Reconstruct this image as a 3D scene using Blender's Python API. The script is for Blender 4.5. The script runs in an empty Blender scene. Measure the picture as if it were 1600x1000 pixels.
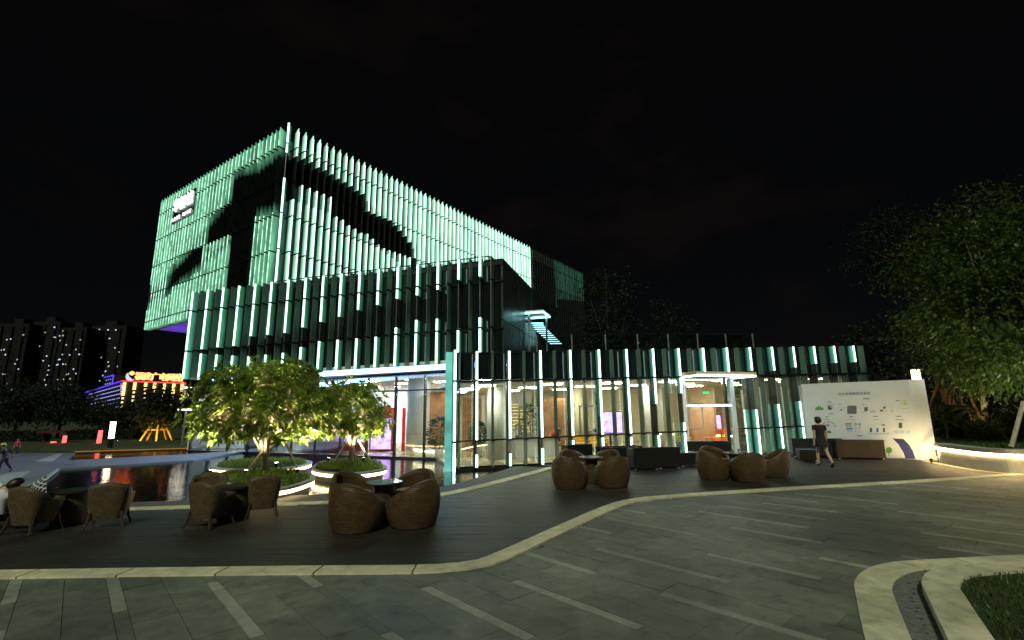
import bpy, math, random
import numpy as np
from mathutils import Vector, Matrix
R = math.radians
random.seed(7); rng = np.random.default_rng(7)
sc = bpy.context.scene
col = sc.collection

# ------------------------------------------------------------------ camera
FPX, CAMH = 750.0, 1.9
PITCH, ROLL = math.atan(145/750), 0.012
_c, _s = math.cos(PITCH), math.sin(PITCH)
fwd = Vector((0, _c, _s)); up0 = Vector((0, -_s, _c)); r0 = Vector((1, 0, 0))
cr = (r0*math.cos(ROLL) - up0*math.sin(ROLL)).normalized()
cu = (up0*math.cos(ROLL) + r0*math.sin(ROLL)).normalized()
cam_d = bpy.data.cameras.new('camera'); cam = bpy.data.objects.new('camera', cam_d); col.objects.link(cam)
M = Matrix(((cr.x, cu.x, -fwd.x, 0), (cr.y, cu.y, -fwd.y, 0), (cr.z, cu.z, -fwd.z, CAMH), (0, 0, 0, 1)))
cam.matrix_world = M
cam_d.lens = 36*FPX/1600; cam_d.sensor_width = 36; cam_d.clip_end = 3000; cam_d.clip_start = .05
sc.camera = cam

# ------------------------------------------------------------------ world: a night sky with a little city glow in the clouds
w = bpy.data.worlds.new('World'); sc.world = w; w.use_nodes = True
nt = w.node_tree; nt.nodes.clear()
SUN_DIR = Vector((-0.12, -0.70, 0.70)).normalized()
sky = nt.nodes.new('ShaderNodeTexSky'); sky.sky_type = 'NISHITA'; sky.sun_disc = False
sky.sun_elevation = math.asin(SUN_DIR.z); sky.sun_rotation = math.atan2(SUN_DIR.x, SUN_DIR.y)
bg1 = nt.nodes.new('ShaderNodeBackground'); bg1.inputs[1].default_value = 0.00035
nt.links.new(sky.outputs[0], bg1.inputs[0])
tc = nt.nodes.new('ShaderNodeTexCoord'); nz = nt.nodes.new('ShaderNodeTexNoise')
nz.inputs['Scale'].default_value = 2.3; nz.inputs['Detail'].default_value = 5; nz.inputs['Roughness'].default_value = .55
mp = nt.nodes.new('ShaderNodeMapping'); mp.inputs['Scale'].default_value = (1, 1, 2.2); mp.inputs['Location'].default_value = (.31, .1, .42)
nt.links.new(tc.outputs['Generated'], mp.inputs[0]); nt.links.new(mp.outputs[0], nz.inputs['Vector'])
rp = nt.nodes.new('ShaderNodeValToRGB')
rp.color_ramp.elements[0].position = .52; rp.color_ramp.elements[0].color = (.0011, .001, .0009, 1)
rp.color_ramp.elements[1].position = .74; rp.color_ramp.elements[1].color = (.0052, .0026, .0019, 1)
nt.links.new(nz.outputs[0], rp.inputs[0])
bg2 = nt.nodes.new('ShaderNodeBackground'); bg2.inputs[1].default_value = 1.0
nt.links.new(rp.outputs[0], bg2.inputs[0])
ad = nt.nodes.new('ShaderNodeAddShader'); wo = nt.nodes.new('ShaderNodeOutputWorld')
nt.links.new(bg1.outputs[0], ad.inputs[0]); nt.links.new(bg2.outputs[0], ad.inputs[1]); nt.links.new(ad.outputs[0], wo.inputs[0])

# ------------------------------------------------------------------ the one sun lamp: the faint light that lies over the square
sd = bpy.data.lights.new('night_sun', 'SUN'); sd.energy = 1.45; sd.angle = R(6); sd.color = (.94, 1.0, .76)
so = bpy.data.objects.new('night_sun', sd); col.objects.link(so)
so.rotation_euler = SUN_DIR.to_track_quat('Z', 'Y').to_euler()
vs = sc.view_settings; vs.view_transform = 'Standard'; vs.look = 'None'; vs.exposure = 0; vs.gamma = 1; vs.use_curve_mapping = False
sc.cycles.use_denoising = True
sc.cycles.max_bounces = 8; sc.cycles.transparent_max_bounces = 24
sc.cycles.sample_clamp_indirect = 6

# ------------------------------------------------------------------ pixel <-> place helpers (pixels of the 1600x1000 photograph)
def ray(x, y):
    return fwd + cr*((x-800)/FPX) + cu*((500-y)/FPX)
def G(x, y, z=0.0):
    d = ray(x, y); t = (z-CAMH)/d.z
    return Vector((d.x*t, d.y*t, z))
def V(x, y, Y):
    d = ray(x, y); t = Y/d.y
    return Vector((d.x*t, Y, CAMH+d.z*t))
def proj(p):
    q = Vector(p)-Vector((0, 0, CAMH)); k = q.dot(fwd)
    return 800+FPX*q.dot(cr)/k, 500-FPX*q.dot(cu)/k, k
def zat(x, y, py):
    lo, hi = -3.0, 60.0
    for _ in range(40):
        m = (lo+hi)/2
        if proj((x, y, m))[1] > py: lo = m
        else: hi = m
    return (lo+hi)/2
def interp(pts, x):
    if x <= pts[0][0]: return pts[0][1]
    for (a, b), (c, d) in zip(pts, pts[1:]):
        if x <= c: return b+(d-b)*(x-a)/(c-a)
    return pts[-1][1]
def catmull(pts, n=6, closed=False):
    P = [Vector(p) for p in pts]; out = []; m = len(P)
    rg = range(m) if closed else range(m-1)
    for i in rg:
        if closed: a, b, c, d = P[i-1], P[i], P[(i+1) % m], P[(i+2) % m]
        else: a, b, c, d = P[max(i-1, 0)], P[i], P[i+1], P[min(i+2, m-1)]
        for k in range(n):
            t = k/n
            out.append(.5*((2*b)+(c-a)*t+(2*a-5*b+4*c-d)*t*t+(3*b-a-3*c+d)*t**3))
    if not closed: out.append(P[-1])
    return out

# ------------------------------------------------------------------ materials
MATS = {}
def mat(name, color=(.5, .5, .5), rough=.6, metal=0, var=.25, scale=4, bump=0, bscale=30, emit=None, es=0, spec=.5, rnd=0, trans=0, stain=0):
    if name in MATS: return MATS[name]
    m = bpy.data.materials.new(name); m.use_nodes = True; n = m.node_tree; L = n.links
    b = n.nodes['Principled BSDF']
    b.inputs['Roughness'].default_value = rough; b.inputs['Metallic'].default_value = metal
    b.inputs['Specular IOR Level'].default_value = spec
    t = n.nodes.new('ShaderNodeTexCoord')
    colr = color if len(color) == 4 else (*color, 1)
    if var or rnd:
        nz = n.nodes.new('ShaderNodeTexNoise'); nz.inputs['Scale'].default_value = scale; nz.inputs['Detail'].default_value = 6
        L.new(t.outputs['Object'], nz.inputs['Vector'])
        mr = n.nodes.new('ShaderNodeMapRange'); mr.inputs[1].default_value = .3; mr.inputs[2].default_value = .7
        mr.inputs[3].default_value = 1-var; mr.inputs[4].default_value = 1+var
        L.new(nz.outputs[0], mr.inputs[0]); val = mr.outputs[0]
        if rnd:
            oi = n.nodes.new('ShaderNodeObjectInfo'); m2 = n.nodes.new('ShaderNodeMapRange')
            m2.inputs[3].default_value = 1-rnd; m2.inputs[4].default_value = 1+rnd
            L.new(oi.outputs['Random'], m2.inputs[0]); mm = n.nodes.new('ShaderNodeMath'); mm.operation = 'MULTIPLY'
            L.new(val, mm.inputs[0]); L.new(m2.outputs[0], mm.inputs[1]); val = mm.outputs[0]
        if stain:
            for sc_n, lo_, hi_ in ((.45, .42, .62), (3.1, .30, .46)):
                n3 = n.nodes.new('ShaderNodeTexNoise'); n3.inputs['Scale'].default_value = sc_n; n3.inputs['Detail'].default_value = 8; n3.inputs['Roughness'].default_value = .65
                L.new(t.outputs['Object'], n3.inputs['Vector']); m6 = n.nodes.new('ShaderNodeMapRange'); m6.inputs[1].default_value = lo_; m6.inputs[2].default_value = hi_
                m6.inputs[3].default_value = 1-stain; m6.inputs[4].default_value = 1.08; L.new(n3.outputs[0], m6.inputs[0])
                m7 = n.nodes.new('ShaderNodeMath'); m7.operation = 'MULTIPLY'; L.new(val, m7.inputs[0]); L.new(m6.outputs[0], m7.inputs[1]); val = m7.outputs[0]
        mx = n.nodes.new('ShaderNodeVectorMath'); mx.operation = 'SCALE'; mx.inputs[0].default_value = colr[:3]
        L.new(val, mx.inputs['Scale']); L.new(mx.outputs[0], b.inputs['Base Color'])
        m2 = n.nodes.new('ShaderNodeMapRange'); m2.inputs[3].default_value = max(.02, rough-.12); m2.inputs[4].default_value = min(1, rough+.12)
        L.new(nz.outputs[0], m2.inputs[0]); L.new(m2.outputs[0], b.inputs['Roughness'])
    else: b.inputs['Base Color'].default_value = colr
    if bump:
        nb = n.nodes.new('ShaderNodeTexNoise'); nb.inputs['Scale'].default_value = bscale; nb.inputs['Detail'].default_value = 4
        L.new(t.outputs['Object'], nb.inputs['Vector'])
        bp = n.nodes.new('ShaderNodeBump'); bp.inputs['Strength'].default_value = bump; bp.inputs['Distance'].default_value = .02
        L.new(nb.outputs[0], bp.inputs['Height']); L.new(bp.outputs[0], b.inputs['Normal'])
    if emit:
        b.inputs['Emission Color'].default_value = (*emit, 1); b.inputs['Emission Strength'].default_value = es
    if trans: b.inputs['Transmission Weight'].default_value = trans
    MATS[name] = m; return m
def lamp(name, color, s, var=0, scale=2.0, attr=False):
    """light-giving surface"""
    if name in MATS: return MATS[name]
    m = bpy.data.materials.new(name); m.use_nodes = True; n = m.node_tree; n.nodes.clear()
    e = n.nodes.new('ShaderNodeEmission'); e.inputs[0].default_value = (*color, 1); e.inputs[1].default_value = s
    o = n.nodes.new('ShaderNodeOutputMaterial')
    if var:
        t = n.nodes.new('ShaderNodeTexCoord'); nz = n.nodes.new('ShaderNodeTexNoise'); nz.inputs['Scale'].default_value = scale
        nz.inputs['Detail'].default_value = 3; n.links.new(t.outputs['Object'], nz.inputs['Vector'])
        mr = n.nodes.new('ShaderNodeMapRange'); mr.inputs[1].default_value = .32; mr.inputs[2].default_value = .68
        mr.inputs[3].default_value = s*(1-var); mr.inputs[4].default_value = s*(1+var)
        n.links.new(nz.outputs[0], mr.inputs[0]); n.links.new(mr.outputs[0], e.inputs[1])
        if attr:      # blade glow painted as emission, brightest along the edge with the light strip
            at = n.nodes.new('ShaderNodeAttribute'); at.attribute_name = 'edge'; ml = n.nodes.new('ShaderNodeMath'); ml.operation = 'MULTIPLY'
            n.links.new(at.outputs['Fac'], ml.inputs[0]); n.links.new(mr.outputs[0], ml.inputs[1])
            oi = n.nodes.new('ShaderNodeObjectInfo'); m3 = n.nodes.new('ShaderNodeMapRange'); m3.inputs[3].default_value = .62; m3.inputs[4].default_value = 1.3
            n.links.new(oi.outputs['Random'], m3.inputs[0]); m4 = n.nodes.new('ShaderNodeMath'); m4.operation = 'MULTIPLY'
            n.links.new(ml.outputs[0], m4.inputs[0]); n.links.new(m3.outputs[0], m4.inputs[1]); n.links.new(m4.outputs[0], e.inputs[1])
            mpn = n.nodes.new('ShaderNodeMapping'); mpn.inputs['Scale'].default_value = (1.6, 1.6, .3); n.links.new(t.outputs['Object'], mpn.inputs[0]); n.links.new(mpn.outputs[0], nz.inputs['Vector'])
    n.links.new(e.outputs[0], o.inputs[0]); MATS[name] = m; return m
def glass(name, tint=(.9, 1, .96), refl=.12, rough=.01, cover=0.0):
    if name in MATS: return MATS[name]
    m = bpy.data.materials.new(name); m.use_nodes = True; n = m.node_tree; n.nodes.clear(); L = n.links
    tr = n.nodes.new('ShaderNodeBsdfTransparent'); tr.inputs[0].default_value = (*tint, 1)
    gl = n.nodes.new('ShaderNodeBsdfGlossy'); gl.inputs['Roughness'].default_value = rough; gl.inputs[0].default_value = (.9, 1, .97, 1)
    fr = n.nodes.new('ShaderNodeFresnel'); fr.inputs[0].default_value = 1.5
    ma = n.nodes.new('ShaderNodeMath'); ma.operation = 'MULTIPLY_ADD'; ma.inputs[1].default_value = .8; ma.inputs[2].default_value = refl*.5
    L.new(fr.outputs[0], ma.inputs[0])
    mx = n.nodes.new('ShaderNodeMixShader'); o = n.nodes.new('ShaderNodeOutputMaterial')
    L.new(ma.outputs[0], mx.inputs[0]); L.new(tr.outputs[0], mx.inputs[1]); L.new(gl.outputs[0], mx.inputs[2]); L.new(mx.outputs[0], o.inputs[0])
    MATS[name] = m; return m

mat('pave', (.17, .185, .15), .55, var=.25, scale=5, bump=.3, bscale=60, rnd=.16, stain=.42)
mat('pave_far', (.17, .185, .15), .55, var=.3, scale=5, bump=.3, bscale=60, stain=.42)
mat('pave_light', (.33, .345, .295), .65, var=.15, scale=6, bump=.2, bscale=80, rnd=.12, stain=.3)
mat('grout', (.06, .063, .052), .9)
mat('kerb_pale', (.76, .71, .49), .7, var=.15, scale=6, bump=.3, bscale=50, rnd=.1, stain=.28)
mat('deckwood', (.03, .026, .019), .55, var=.35, scale=2.2, bump=.2, bscale=40, stain=.35)
mat('pebble', (.09, .09, .085), .7, var=.6, scale=26, bump=.7, bscale=26)
mat('path', (.16, .185, .22), .6, var=.2, scale=.8, rnd=.1)
mat('path_light', (.36, .4, .4), .6, var=.15, scale=1)
mat('gravel', (.17, .18, .165), .9, var=.35, scale=18, bump=.5, bscale=45)
mat('earth', (.03, .028, .018), .95, var=.4, scale=.6)
mat('lawn', (.035, .055, .015), .95, var=.5, scale=2, bump=.6, bscale=30)
mat('grass', (.05, .09, .02), .7, var=.4, scale=8)
mat('basin', (.015, .016, .016), .7)
mat('concrete', (.40, .40, .35), .75, var=.18, scale=2.5, bump=.2, bscale=30)
mat('white_wall', (.78, .79, .8), .7, var=.04, scale=2)
mat('cream_wall', (.62, .54, .40), .7, var=.06, scale=2)
mat('ceiling', (.74, .71, .66), .8, var=.03)
mat('tan_stone', (.58, .42, .26), .5, var=.12, scale=3)
mat('wood_panel', (.30, .155, .075), .45, var=.3, scale=3)
mat('floor_in', (.42, .33, .22), .25, var=.15, scale=2)
mat('red_panel', (.55, .02, .02), .45, var=.25, scale=3)
mat('column_white', (.68, .66, .64), .6, var=.04)
mat('dark_metal', (.02, .022, .024), .4, metal=.4, var=.2)
mat('steel', (.45, .47, .47), .35, metal=.8, var=.1)
mat('core', (.012, .017, .016), .45, var=.3, scale=1)
mat('dark_glass', (.010, .016, .016), .06, var=0, spec=.8)
mat('roof_dark', (.03, .03, .03), .9)
mat('fin_unlit', (.055, .085, .07), .3, var=.25, scale=1.5)
mat('fin_unlit_dark', (.02, .028, .026), .3, var=.25, scale=1.5)
mat('fin_pale', (.15, .24, .19), .4, var=.15, scale=1.5)
lamp('fin_soft', (.22, .68, .38), .52, .45, 1.6, True)
lamp('fin_bright', (.44, 1.0, .66), 1.1, .35, 1.3, True)
lamp('fin_dim', (.2, .7, .42), .06, .7, .8, True)
lamp('fin_green', (.12, .55, .30), .38, .5, 1.2, True)
lamp('fin_turq', (.16, .66, .44), .55, .45, 1.0, True)
lamp('soffit_glow_purple', (.20, .08, .9), .5, .3, .4)
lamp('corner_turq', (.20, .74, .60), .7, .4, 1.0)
lamp('led_green', (.62, 1.0, .82), 2.6, .3, 2)
lamp('led_soft', (.5, 1.0, .70), 1.25, .6, 2.5)
lamp('led_dim', (.3, .8, .5), .09, .6, 2.5)
lamp('led_white', (.75, 1.0, .93), 3.6, .15, 2)
lamp('led_warm', (1.0, .80, .46), 6.0)
lamp('led_warm_strong', (1.0, .74, .36), 7)
lamp('fill_glow', (.78, .88, 1.0), 2.3, .2, .7)
lamp('led_planter', (1.0, .68, .30), 36.0)
lamp('led_soffit', (.30, .56, 1.0), 6.0, .25, .8)
lamp('led_cool', (.72, .92, 1.0), 12.0)
lamp('led_cyan', (.40, .95, 1.0), 3.2)
lamp('led_purple', (.24, .08, 1.0), 60.0)
lamp('ceil_warm', (1.0, .87, .70), 66)
lamp('ceil_soft', (.98, .90, .90), 150)
lamp('ceil_cool', (.80, .88, 1.0), 260)
lamp('sign_white', (1, 1, 1), 3.0)
lamp('sign_red', (1.0, .16, .05), 7.0)
lamp('sign_yel', (1.0, .68, .22), 2.2)
lamp('red_glow', (1.0, .05, .06), 1.6)
lamp('orange_glow', (1.0, .36, .04), .5)
lamp('win_cool', (.75, .82, 1.0), .95)
lamp('win_warm', (1.0, .75, .45), .6)
lamp('dash_blue', (.40, .42, 1.0), 1.5)
lamp('line_blue', (.12, .06, 1.0), 1.2)
lamp('screen_purple', (.62, .34, 1.0), 3.2, .5, 3)
lamp('exit_green', (.05, 1.0, .30), 1.6)
lamp('lamp_head', (1, .92, .75), 14)
glass('glass_clear', (.88, .95, .90), .05)
glass('glass_pav', (.80, .90, .84), .06)
glass('glass_rail', (.8, .9, .9), .05)

# foliage, wicker, water need their own trees
def leafmat(name, c1, c2, rough=.45):
    m = bpy.data.materials.new(name); m.use_nodes = True; n = m.node_tree; L = n.links; b = n.nodes['Principled BSDF']
    at = n.nodes.new('ShaderNodeAttribute'); at.attribute_name = 'tone'
    rp = n.nodes.new('ShaderNodeValToRGB'); rp.color_ramp.elements[0].color = (*c1, 1); rp.color_ramp.elements[1].color = (*c2, 1)
    L.new(at.outputs['Fac'], rp.inputs[0]); L.new(rp.outputs[0], b.inputs['Base Color']); b.inputs['Roughness'].default_value = rough
    tl = n.nodes.new('ShaderNodeBsdfTranslucent'); L.new(rp.outputs[0], tl.inputs[0])
    mx = n.nodes.new('ShaderNodeMixShader'); mx.inputs[0].default_value = .45
    o = n.nodes['Material Output']; L.new(b.outputs[0], mx.inputs[1]); L.new(tl.outputs[0], mx.inputs[2]); L.new(mx.outputs[0], o.inputs[0])
    MATS[name] = m
leafmat('leaf_frangi', (.10, .185, .015), (.28, .36, .045))
leafmat('leaf_dark', (.035, .08, .016), (.10, .165, .028))
leafmat('leaf_far', (.012, .02, .008), (.03, .042, .013), .7)
leafmat('leaf_in', (.02, .05, .025), (.06, .11, .04))
leafmat('leaf_frond', (.07, .10, .02), (.18, .2, .05))
mat('bark', (.22, .17, .11), .85, var=.35, scale=9, bump=.7, bscale=18)
mat('bark_dark', (.008, .007, .006), .9, var=.3)
mat('bark_red', (.075, .036, .018), .9, var=.4, scale=9, bump=.7, bscale=18)
mat('stake', (.34, .19, .09), .7, var=.25, scale=6)
mat('stake_pale', (.5, .44, .32), .7, var=.2, scale=6)

def wicker(name, c):
    m = bpy.data.materials.new(name); m.use_nodes = True; n = m.node_tree; L = n.links; b = n.nodes['Principled BSDF']
    uv = n.nodes.new('ShaderNodeUVMap'); br = n.nodes.new('ShaderNodeTexBrick')
    br.inputs['Scale'].default_value = 1; br.inputs['Brick Width'].default_value = .055; br.inputs['Row Height'].default_value = .03
    br.inputs['Mortar Size'].default_value = .005; br.inputs['Mortar Smooth'].default_value = 1.0; br.inputs['Color1'].default_value = (*c, 1)
    br.inputs['Color2'].default_value = (c[0]*.6, c[1]*.58, c[2]*.54, 1); br.inputs['Mortar'].default_value = (c[0]*.3, c[1]*.28, c[2]*.27, 1)
    L.new(uv.outputs[0], br.inputs['Vector'])
    nz = n.nodes.new('ShaderNodeTexNoise'); nz.inputs['Scale'].default_value = 5; L.new(uv.outputs[0], nz.inputs['Vector'])
    mx = n.nodes.new('ShaderNodeMixRGB'); mx.blend_type = 'MULTIPLY'; mx.inputs[0].default_value = .5
    L.new(br.outputs[0], mx.inputs[1]); L.new(nz.outputs[0], mx.inputs[2]); L.new(mx.outputs[0], b.inputs['Base Color'])
    bp = n.nodes.new('ShaderNodeBump'); bp.inputs['Strength'].default_value = 1.0; bp.inputs['Distance'].default_value = .008; bp.invert = True
    L.new(br.outputs['Fac'], bp.inputs['Height']); L.new(bp.outputs[0], b.inputs['Normal']); b.inputs['Roughness'].default_value = .5
    MATS[name] = m
wicker('wicker', (.18, .105, .042)); wicker('wicker_pale', (.25, .17, .085)); wicker('wicker_black', (.02, .021, .023))
mat('cushion', (.30, .24, .15), .9, var=.1); mat('cushion_dark', (.03, .032, .036), .9, var=.1)
mat('sofa_brown', (.062, .036, .018), .6, var=.2)
mat('table_glass', (.25, .38, .55), .08, var=0, spec=.9)

m = bpy.data.materials.new('water'); m.use_nodes = True; n = m.node_tree; b = n.nodes['Principled BSDF']
b.inputs['Base Color'].default_value = (.006, .008, .010, 1); b.inputs['Roughness'].default_value = .04; b.inputs['IOR'].default_value = 2.5
t = n.nodes.new('ShaderNodeTexCoord'); mpp = n.nodes.new('ShaderNodeMapping'); mpp.inputs['Scale'].default_value = (1, 1.0, 1)
n.links.new(t.outputs['Object'], mpp.inputs[0])
nz = n.nodes.new('ShaderNodeTexNoise'); nz.inputs['Scale'].default_value = 6; nz.inputs['Detail'].default_value = 3; n.links.new(mpp.outputs[0], nz.inputs['Vector'])
bp = n.nodes.new('ShaderNodeBump'); bp.inputs['Strength'].default_value = .36; bp.inputs['Distance'].default_value = .022
n.links.new(nz.outputs[0], bp.inputs['Height']); n.links.new(bp.outputs[0], b.inputs['Normal']); MATS['water'] = m

# ------------------------------------------------------------------ mesh helpers
class MB:
    def __init__(s): s.v = []; s.f = []; s.m = []; s.uv = {}
    def face(s, idx, mi=0): s.f.append(tuple(idx)); s.m.append(mi)
    def hexa(s, P, mi=0):
        b = len(s.v); s.v += [tuple(p) for p in P]
        for q in ((3, 2, 1, 0), (4, 5, 6, 7), (0, 1, 5, 4), (1, 2, 6, 5), (2, 3, 7, 6), (3, 0, 4, 7)): s.face([b+i for i in q], mi)
        return s
    def box(s, x0, x1, y0, y1, z0, z1, mi=0):
        return s.hexa([(x0, y0, z0), (x1, y0, z0), (x1, y1, z0), (x0, y1, z0), (x0, y0, z1), (x1, y0, z1), (x1, y1, z1), (x0, y1, z1)], mi)
    def fbox(s, F, s0, s1, d0, d1, z0, z1, mi=0):
        """box in a facade frame F=(O,a,n); z0/z1 numbers or functions of s"""
        O, a, n = F; fz = lambda z, q: z(q) if callable(z) else z
        P = []
        for z in (z0, z1):
            for q, d in ((s0, d0), (s1, d0), (s1, d1), (s0, d1)):
                p = O+a*q+n*d; P.append((p.x, p.y, fz(z, q)))
        return s.hexa(P, mi)
    def prism(s, pts, z0, z1, mi=0, side=True):
        b = len(s.v); k = len(pts)
        s.v += [(p[0], p[1], z0) for p in pts]+[(p[0], p[1], z1) for p in pts]
        s.face([b+k+i for i in range(k)], mi)
        if side:
            s.face([b+i for i in reversed(range(k))], mi)
            for i in range(k): j = (i+1) % k; s.face((b+i, b+j, b+k+j, b+k+i), mi)
        return s
    def tube(s, path, rad, n=6, mi=0, cap=True):
        path = [Vector(p) for p in path]; K = len(path)
        rad = rad if isinstance(rad, (list, tuple)) else [rad]*K
        b = len(s.v); ref = None
        for i, p in enumerate(path):
            d = (path[min(i+1, K-1)]-path[max(i-1, 0)]).normalized()
            if ref is None: ref = d.orthogonal().normalized()
            u = (ref-d*ref.dot(d)); u = u.normalized() if u.length > 1e-6 else d.orthogonal().normalized(); ref = u; v = d.cross(u)
            for k in range(n):
                a = 2*math.pi*k/n; s.v.append(tuple(p+(u*math.cos(a)+v*math.sin(a))*rad[i]))
        for i in range(K-1):
            for k in range(n): j = (k+1) % n; s.face((b+i*n+k, b+i*n+j, b+(i+1)*n+j, b+(i+1)*n+k), mi)
        if cap:
            s.face([b+k for k in reversed(range(n))], mi); s.face([b+(K-1)*n+k for k in range(n)], mi)
        return s
    def lathe(s, prof, n=16, c=(0, 0, 0), mi=0):
        b = len(s.v); K = len(prof)
        for r, z in prof:
            for k in range(n): a = 2*math.pi*k/n; s.v.append((c[0]+r*math.cos(a), c[1]+r*math.sin(a), c[2]+z))
        for i in range(K-1):
            for k in range(n): j = (k+1) % n; s.face((b+i*n+k, b+i*n+j, b+(i+1)*n+j, b+(i+1)*n+k), mi)
        s.face([b+k for k in reversed(range(n))], mi); s.face([b+(K-1)*n+k for k in range(n)], mi)
        return s
    def ribbon(s, L, Rr, z0, z1, mi=0):
        """band between two polylines, top z1, skirts down to z0"""
        b = len(s.v); k = len(L)
        for p in L: s.v += [(p[0], p[1], z1), (p[0], p[1], z0)]
        for p in Rr: s.v += [(p[0], p[1], z1), (p[0], p[1], z0)]
        for i in range(k-1):
            l0, l1 = b+2*i, b+2*i+2; q0, q1 = b+2*k+2*i, b+2*k+2*i+2
            s.face((l0, l1, q1, q0), mi); s.face((l0, l0+1, l1+1, l1), mi); s.face((q0, q1, q1+1, q0+1), mi)
        s.face((b, b+2*k, b+2*k+1, b+1), mi); e = 2*k-2; s.face((b+e, b+e+1, b+2*k+e+1, b+2*k+e), mi)
        return s
    def build(s, name, mats, parent=None, smooth=False, uvs=None):
        mats = mats if isinstance(mats, (list, tuple)) else [mats]
        o = ORG.get(parent.name, Vector()) if parent else Vector()
        me = bpy.data.meshes.new(name)
        me.from_pydata([(p[0]-o.x, p[1]-o.y, p[2]-o.z) for p in s.v], [], s.f)
        for q in mats: me.materials.append(MATS[q])
        me.polygons.foreach_set('material_index', s.m)
        if smooth: me.polygons.foreach_set('use_smooth', [True]*len(s.f))
        if uvs is not None:
            u = me.uv_layers.new(name='UVMap')
            vi = np.zeros(len(me.loops), np.int32); me.loops.foreach_get('vertex_index', vi)
            u.data.foreach_set('uv', np.asarray(uvs, np.float32)[vi].ravel())
        me.update()
        return link(name, me, parent)
ORG = {}
def link(name, me, parent=None):
    ob = bpy.data.objects.new(name, me); col.objects.link(ob)
    if parent: ob.parent = parent; ORG[ob.name] = ORG.get(parent.name, Vector())
    return ob
def thing(name, label, cat, loc=(0, 0, 0), group=None):
    o = bpy.data.objects.new(name, None); col.objects.link(o); o.location = loc; o.empty_display_size = .2
    ORG[o.name] = Vector(loc); o['label'] = label; o['category'] = cat
    if group: o['group'] = group
    return o
def tag(o, label=None, cat=None, group=None, kind=None):
    for k, q in (('label', label), ('category', cat), ('group', group), ('kind', kind)):
        if q: o[k] = q
    return o
def copy_tree(o, parent=None):
    c = o.copy(); col.objects.link(c); c.parent = parent
    for ch in list(o.children): copy_tree(ch, c)
    return c
def bevel(o, wd=.01, seg=2):
    m = o.modifiers.new('bevel', 'BEVEL'); m.width = wd; m.segments = seg; m.limit_method = 'ANGLE'; return o
def text(name, body, size, mt, parent, Mw, depth=.0, align='CENTER'):
    c = bpy.data.curves.new('t', 'FONT'); c.body = body; c.size = size; c.extrude = depth; c.align_x = align; c.align_y = 'CENTER'; c.resolution_u = 2
    o = bpy.data.objects.new('t', c); col.objects.link(o)
    me = bpy.data.meshes.new_from_object(o.evaluated_get(bpy.context.evaluated_depsgraph_get()))
    bpy.data.objects.remove(o)
    me.materials.clear(); me.materials.append(MATS[mt]); me.transform(Mw)
    org = ORG.get(parent.name, Vector()) if parent else Vector()
    me.transform(Matrix.Translation(-org)); me.name = name
    return link(name, me, parent)
def frame_matrix(F, s, d, z):
    """text plane on a facade frame seen from outside: x along a, y up, out along n"""
    O, a, n = F; p = O+a*s+n*d
    return Matrix(((a.x, 0, n.x, p.x), (a.y, 0, n.y, p.y), (0, 1, 0, z), (0, 0, 0, 1)))
def leaves(name, mt, centers, dirs, length, width, parent, droop=.3, jitter=.25, kind='stuff'):
    """many bent leaves in one mesh. centers (N,3), dirs (N,3) unit"""
    N = len(centers); o = np.array(ORG.get(parent.name, Vector())) if parent else np.zeros(3)
    C = np.asarray(centers)-o; D = np.asarray(dirs); D = D/np.linalg.norm(D, axis=1, keepdims=True)
    ln = length*(1+jitter*rng.normal(size=(N, 1))).clip(.5, 1.6); wd = width*(1+jitter*.6*rng.normal(size=(N, 1))).clip(.5, 1.6)
    rv = rng.normal(size=(N, 3)); rv[:, 2] *= .35
    S = np.cross(D, np.array([0, 0, 1.0])+rv*.6); S /= np.linalg.norm(S, axis=1, keepdims=True)+1e-9
    mid = C+D*ln*.5; D2 = D.copy(); D2[:, 2] -= droop*2*rng.random(N); D2 /= np.linalg.norm(D2, axis=1, keepdims=True)
    tip = mid+D2*ln*.5
    v = np.concatenate([C, mid-S*wd*.5, mid+S*wd*.5, tip], 1).reshape(-1, 3)
    base = np.arange(N)[:, None]*4
    f = np.concatenate([base+np.array([[0, 1, 2]]), base+np.array([[1, 3, 2]])], 1).reshape(-1, 3)
    me = bpy.data.meshes.new(name); me.vertices.add(len(v)); me.vertices.foreach_set('co', v.ravel())
    me.loops.add(f.size); me.loops.foreach_set('vertex_index', f.ravel().astype(np.int32))
    me.polygons.add(len(f)); me.polygons.foreach_set('loop_start', (np.arange(len(f))*3).astype(np.int32))
    a = me.attributes.new('tone', 'FLOAT', 'POINT'); a.data.foreach_set('value', np.repeat(rng.random(N), 4).astype(np.float32))
    me.materials.append(MATS[mt]); me.update(calc_edges=True); me.validate()
    ob = link(name, me, parent)
    if kind: ob['kind'] = kind
    return ob

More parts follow.
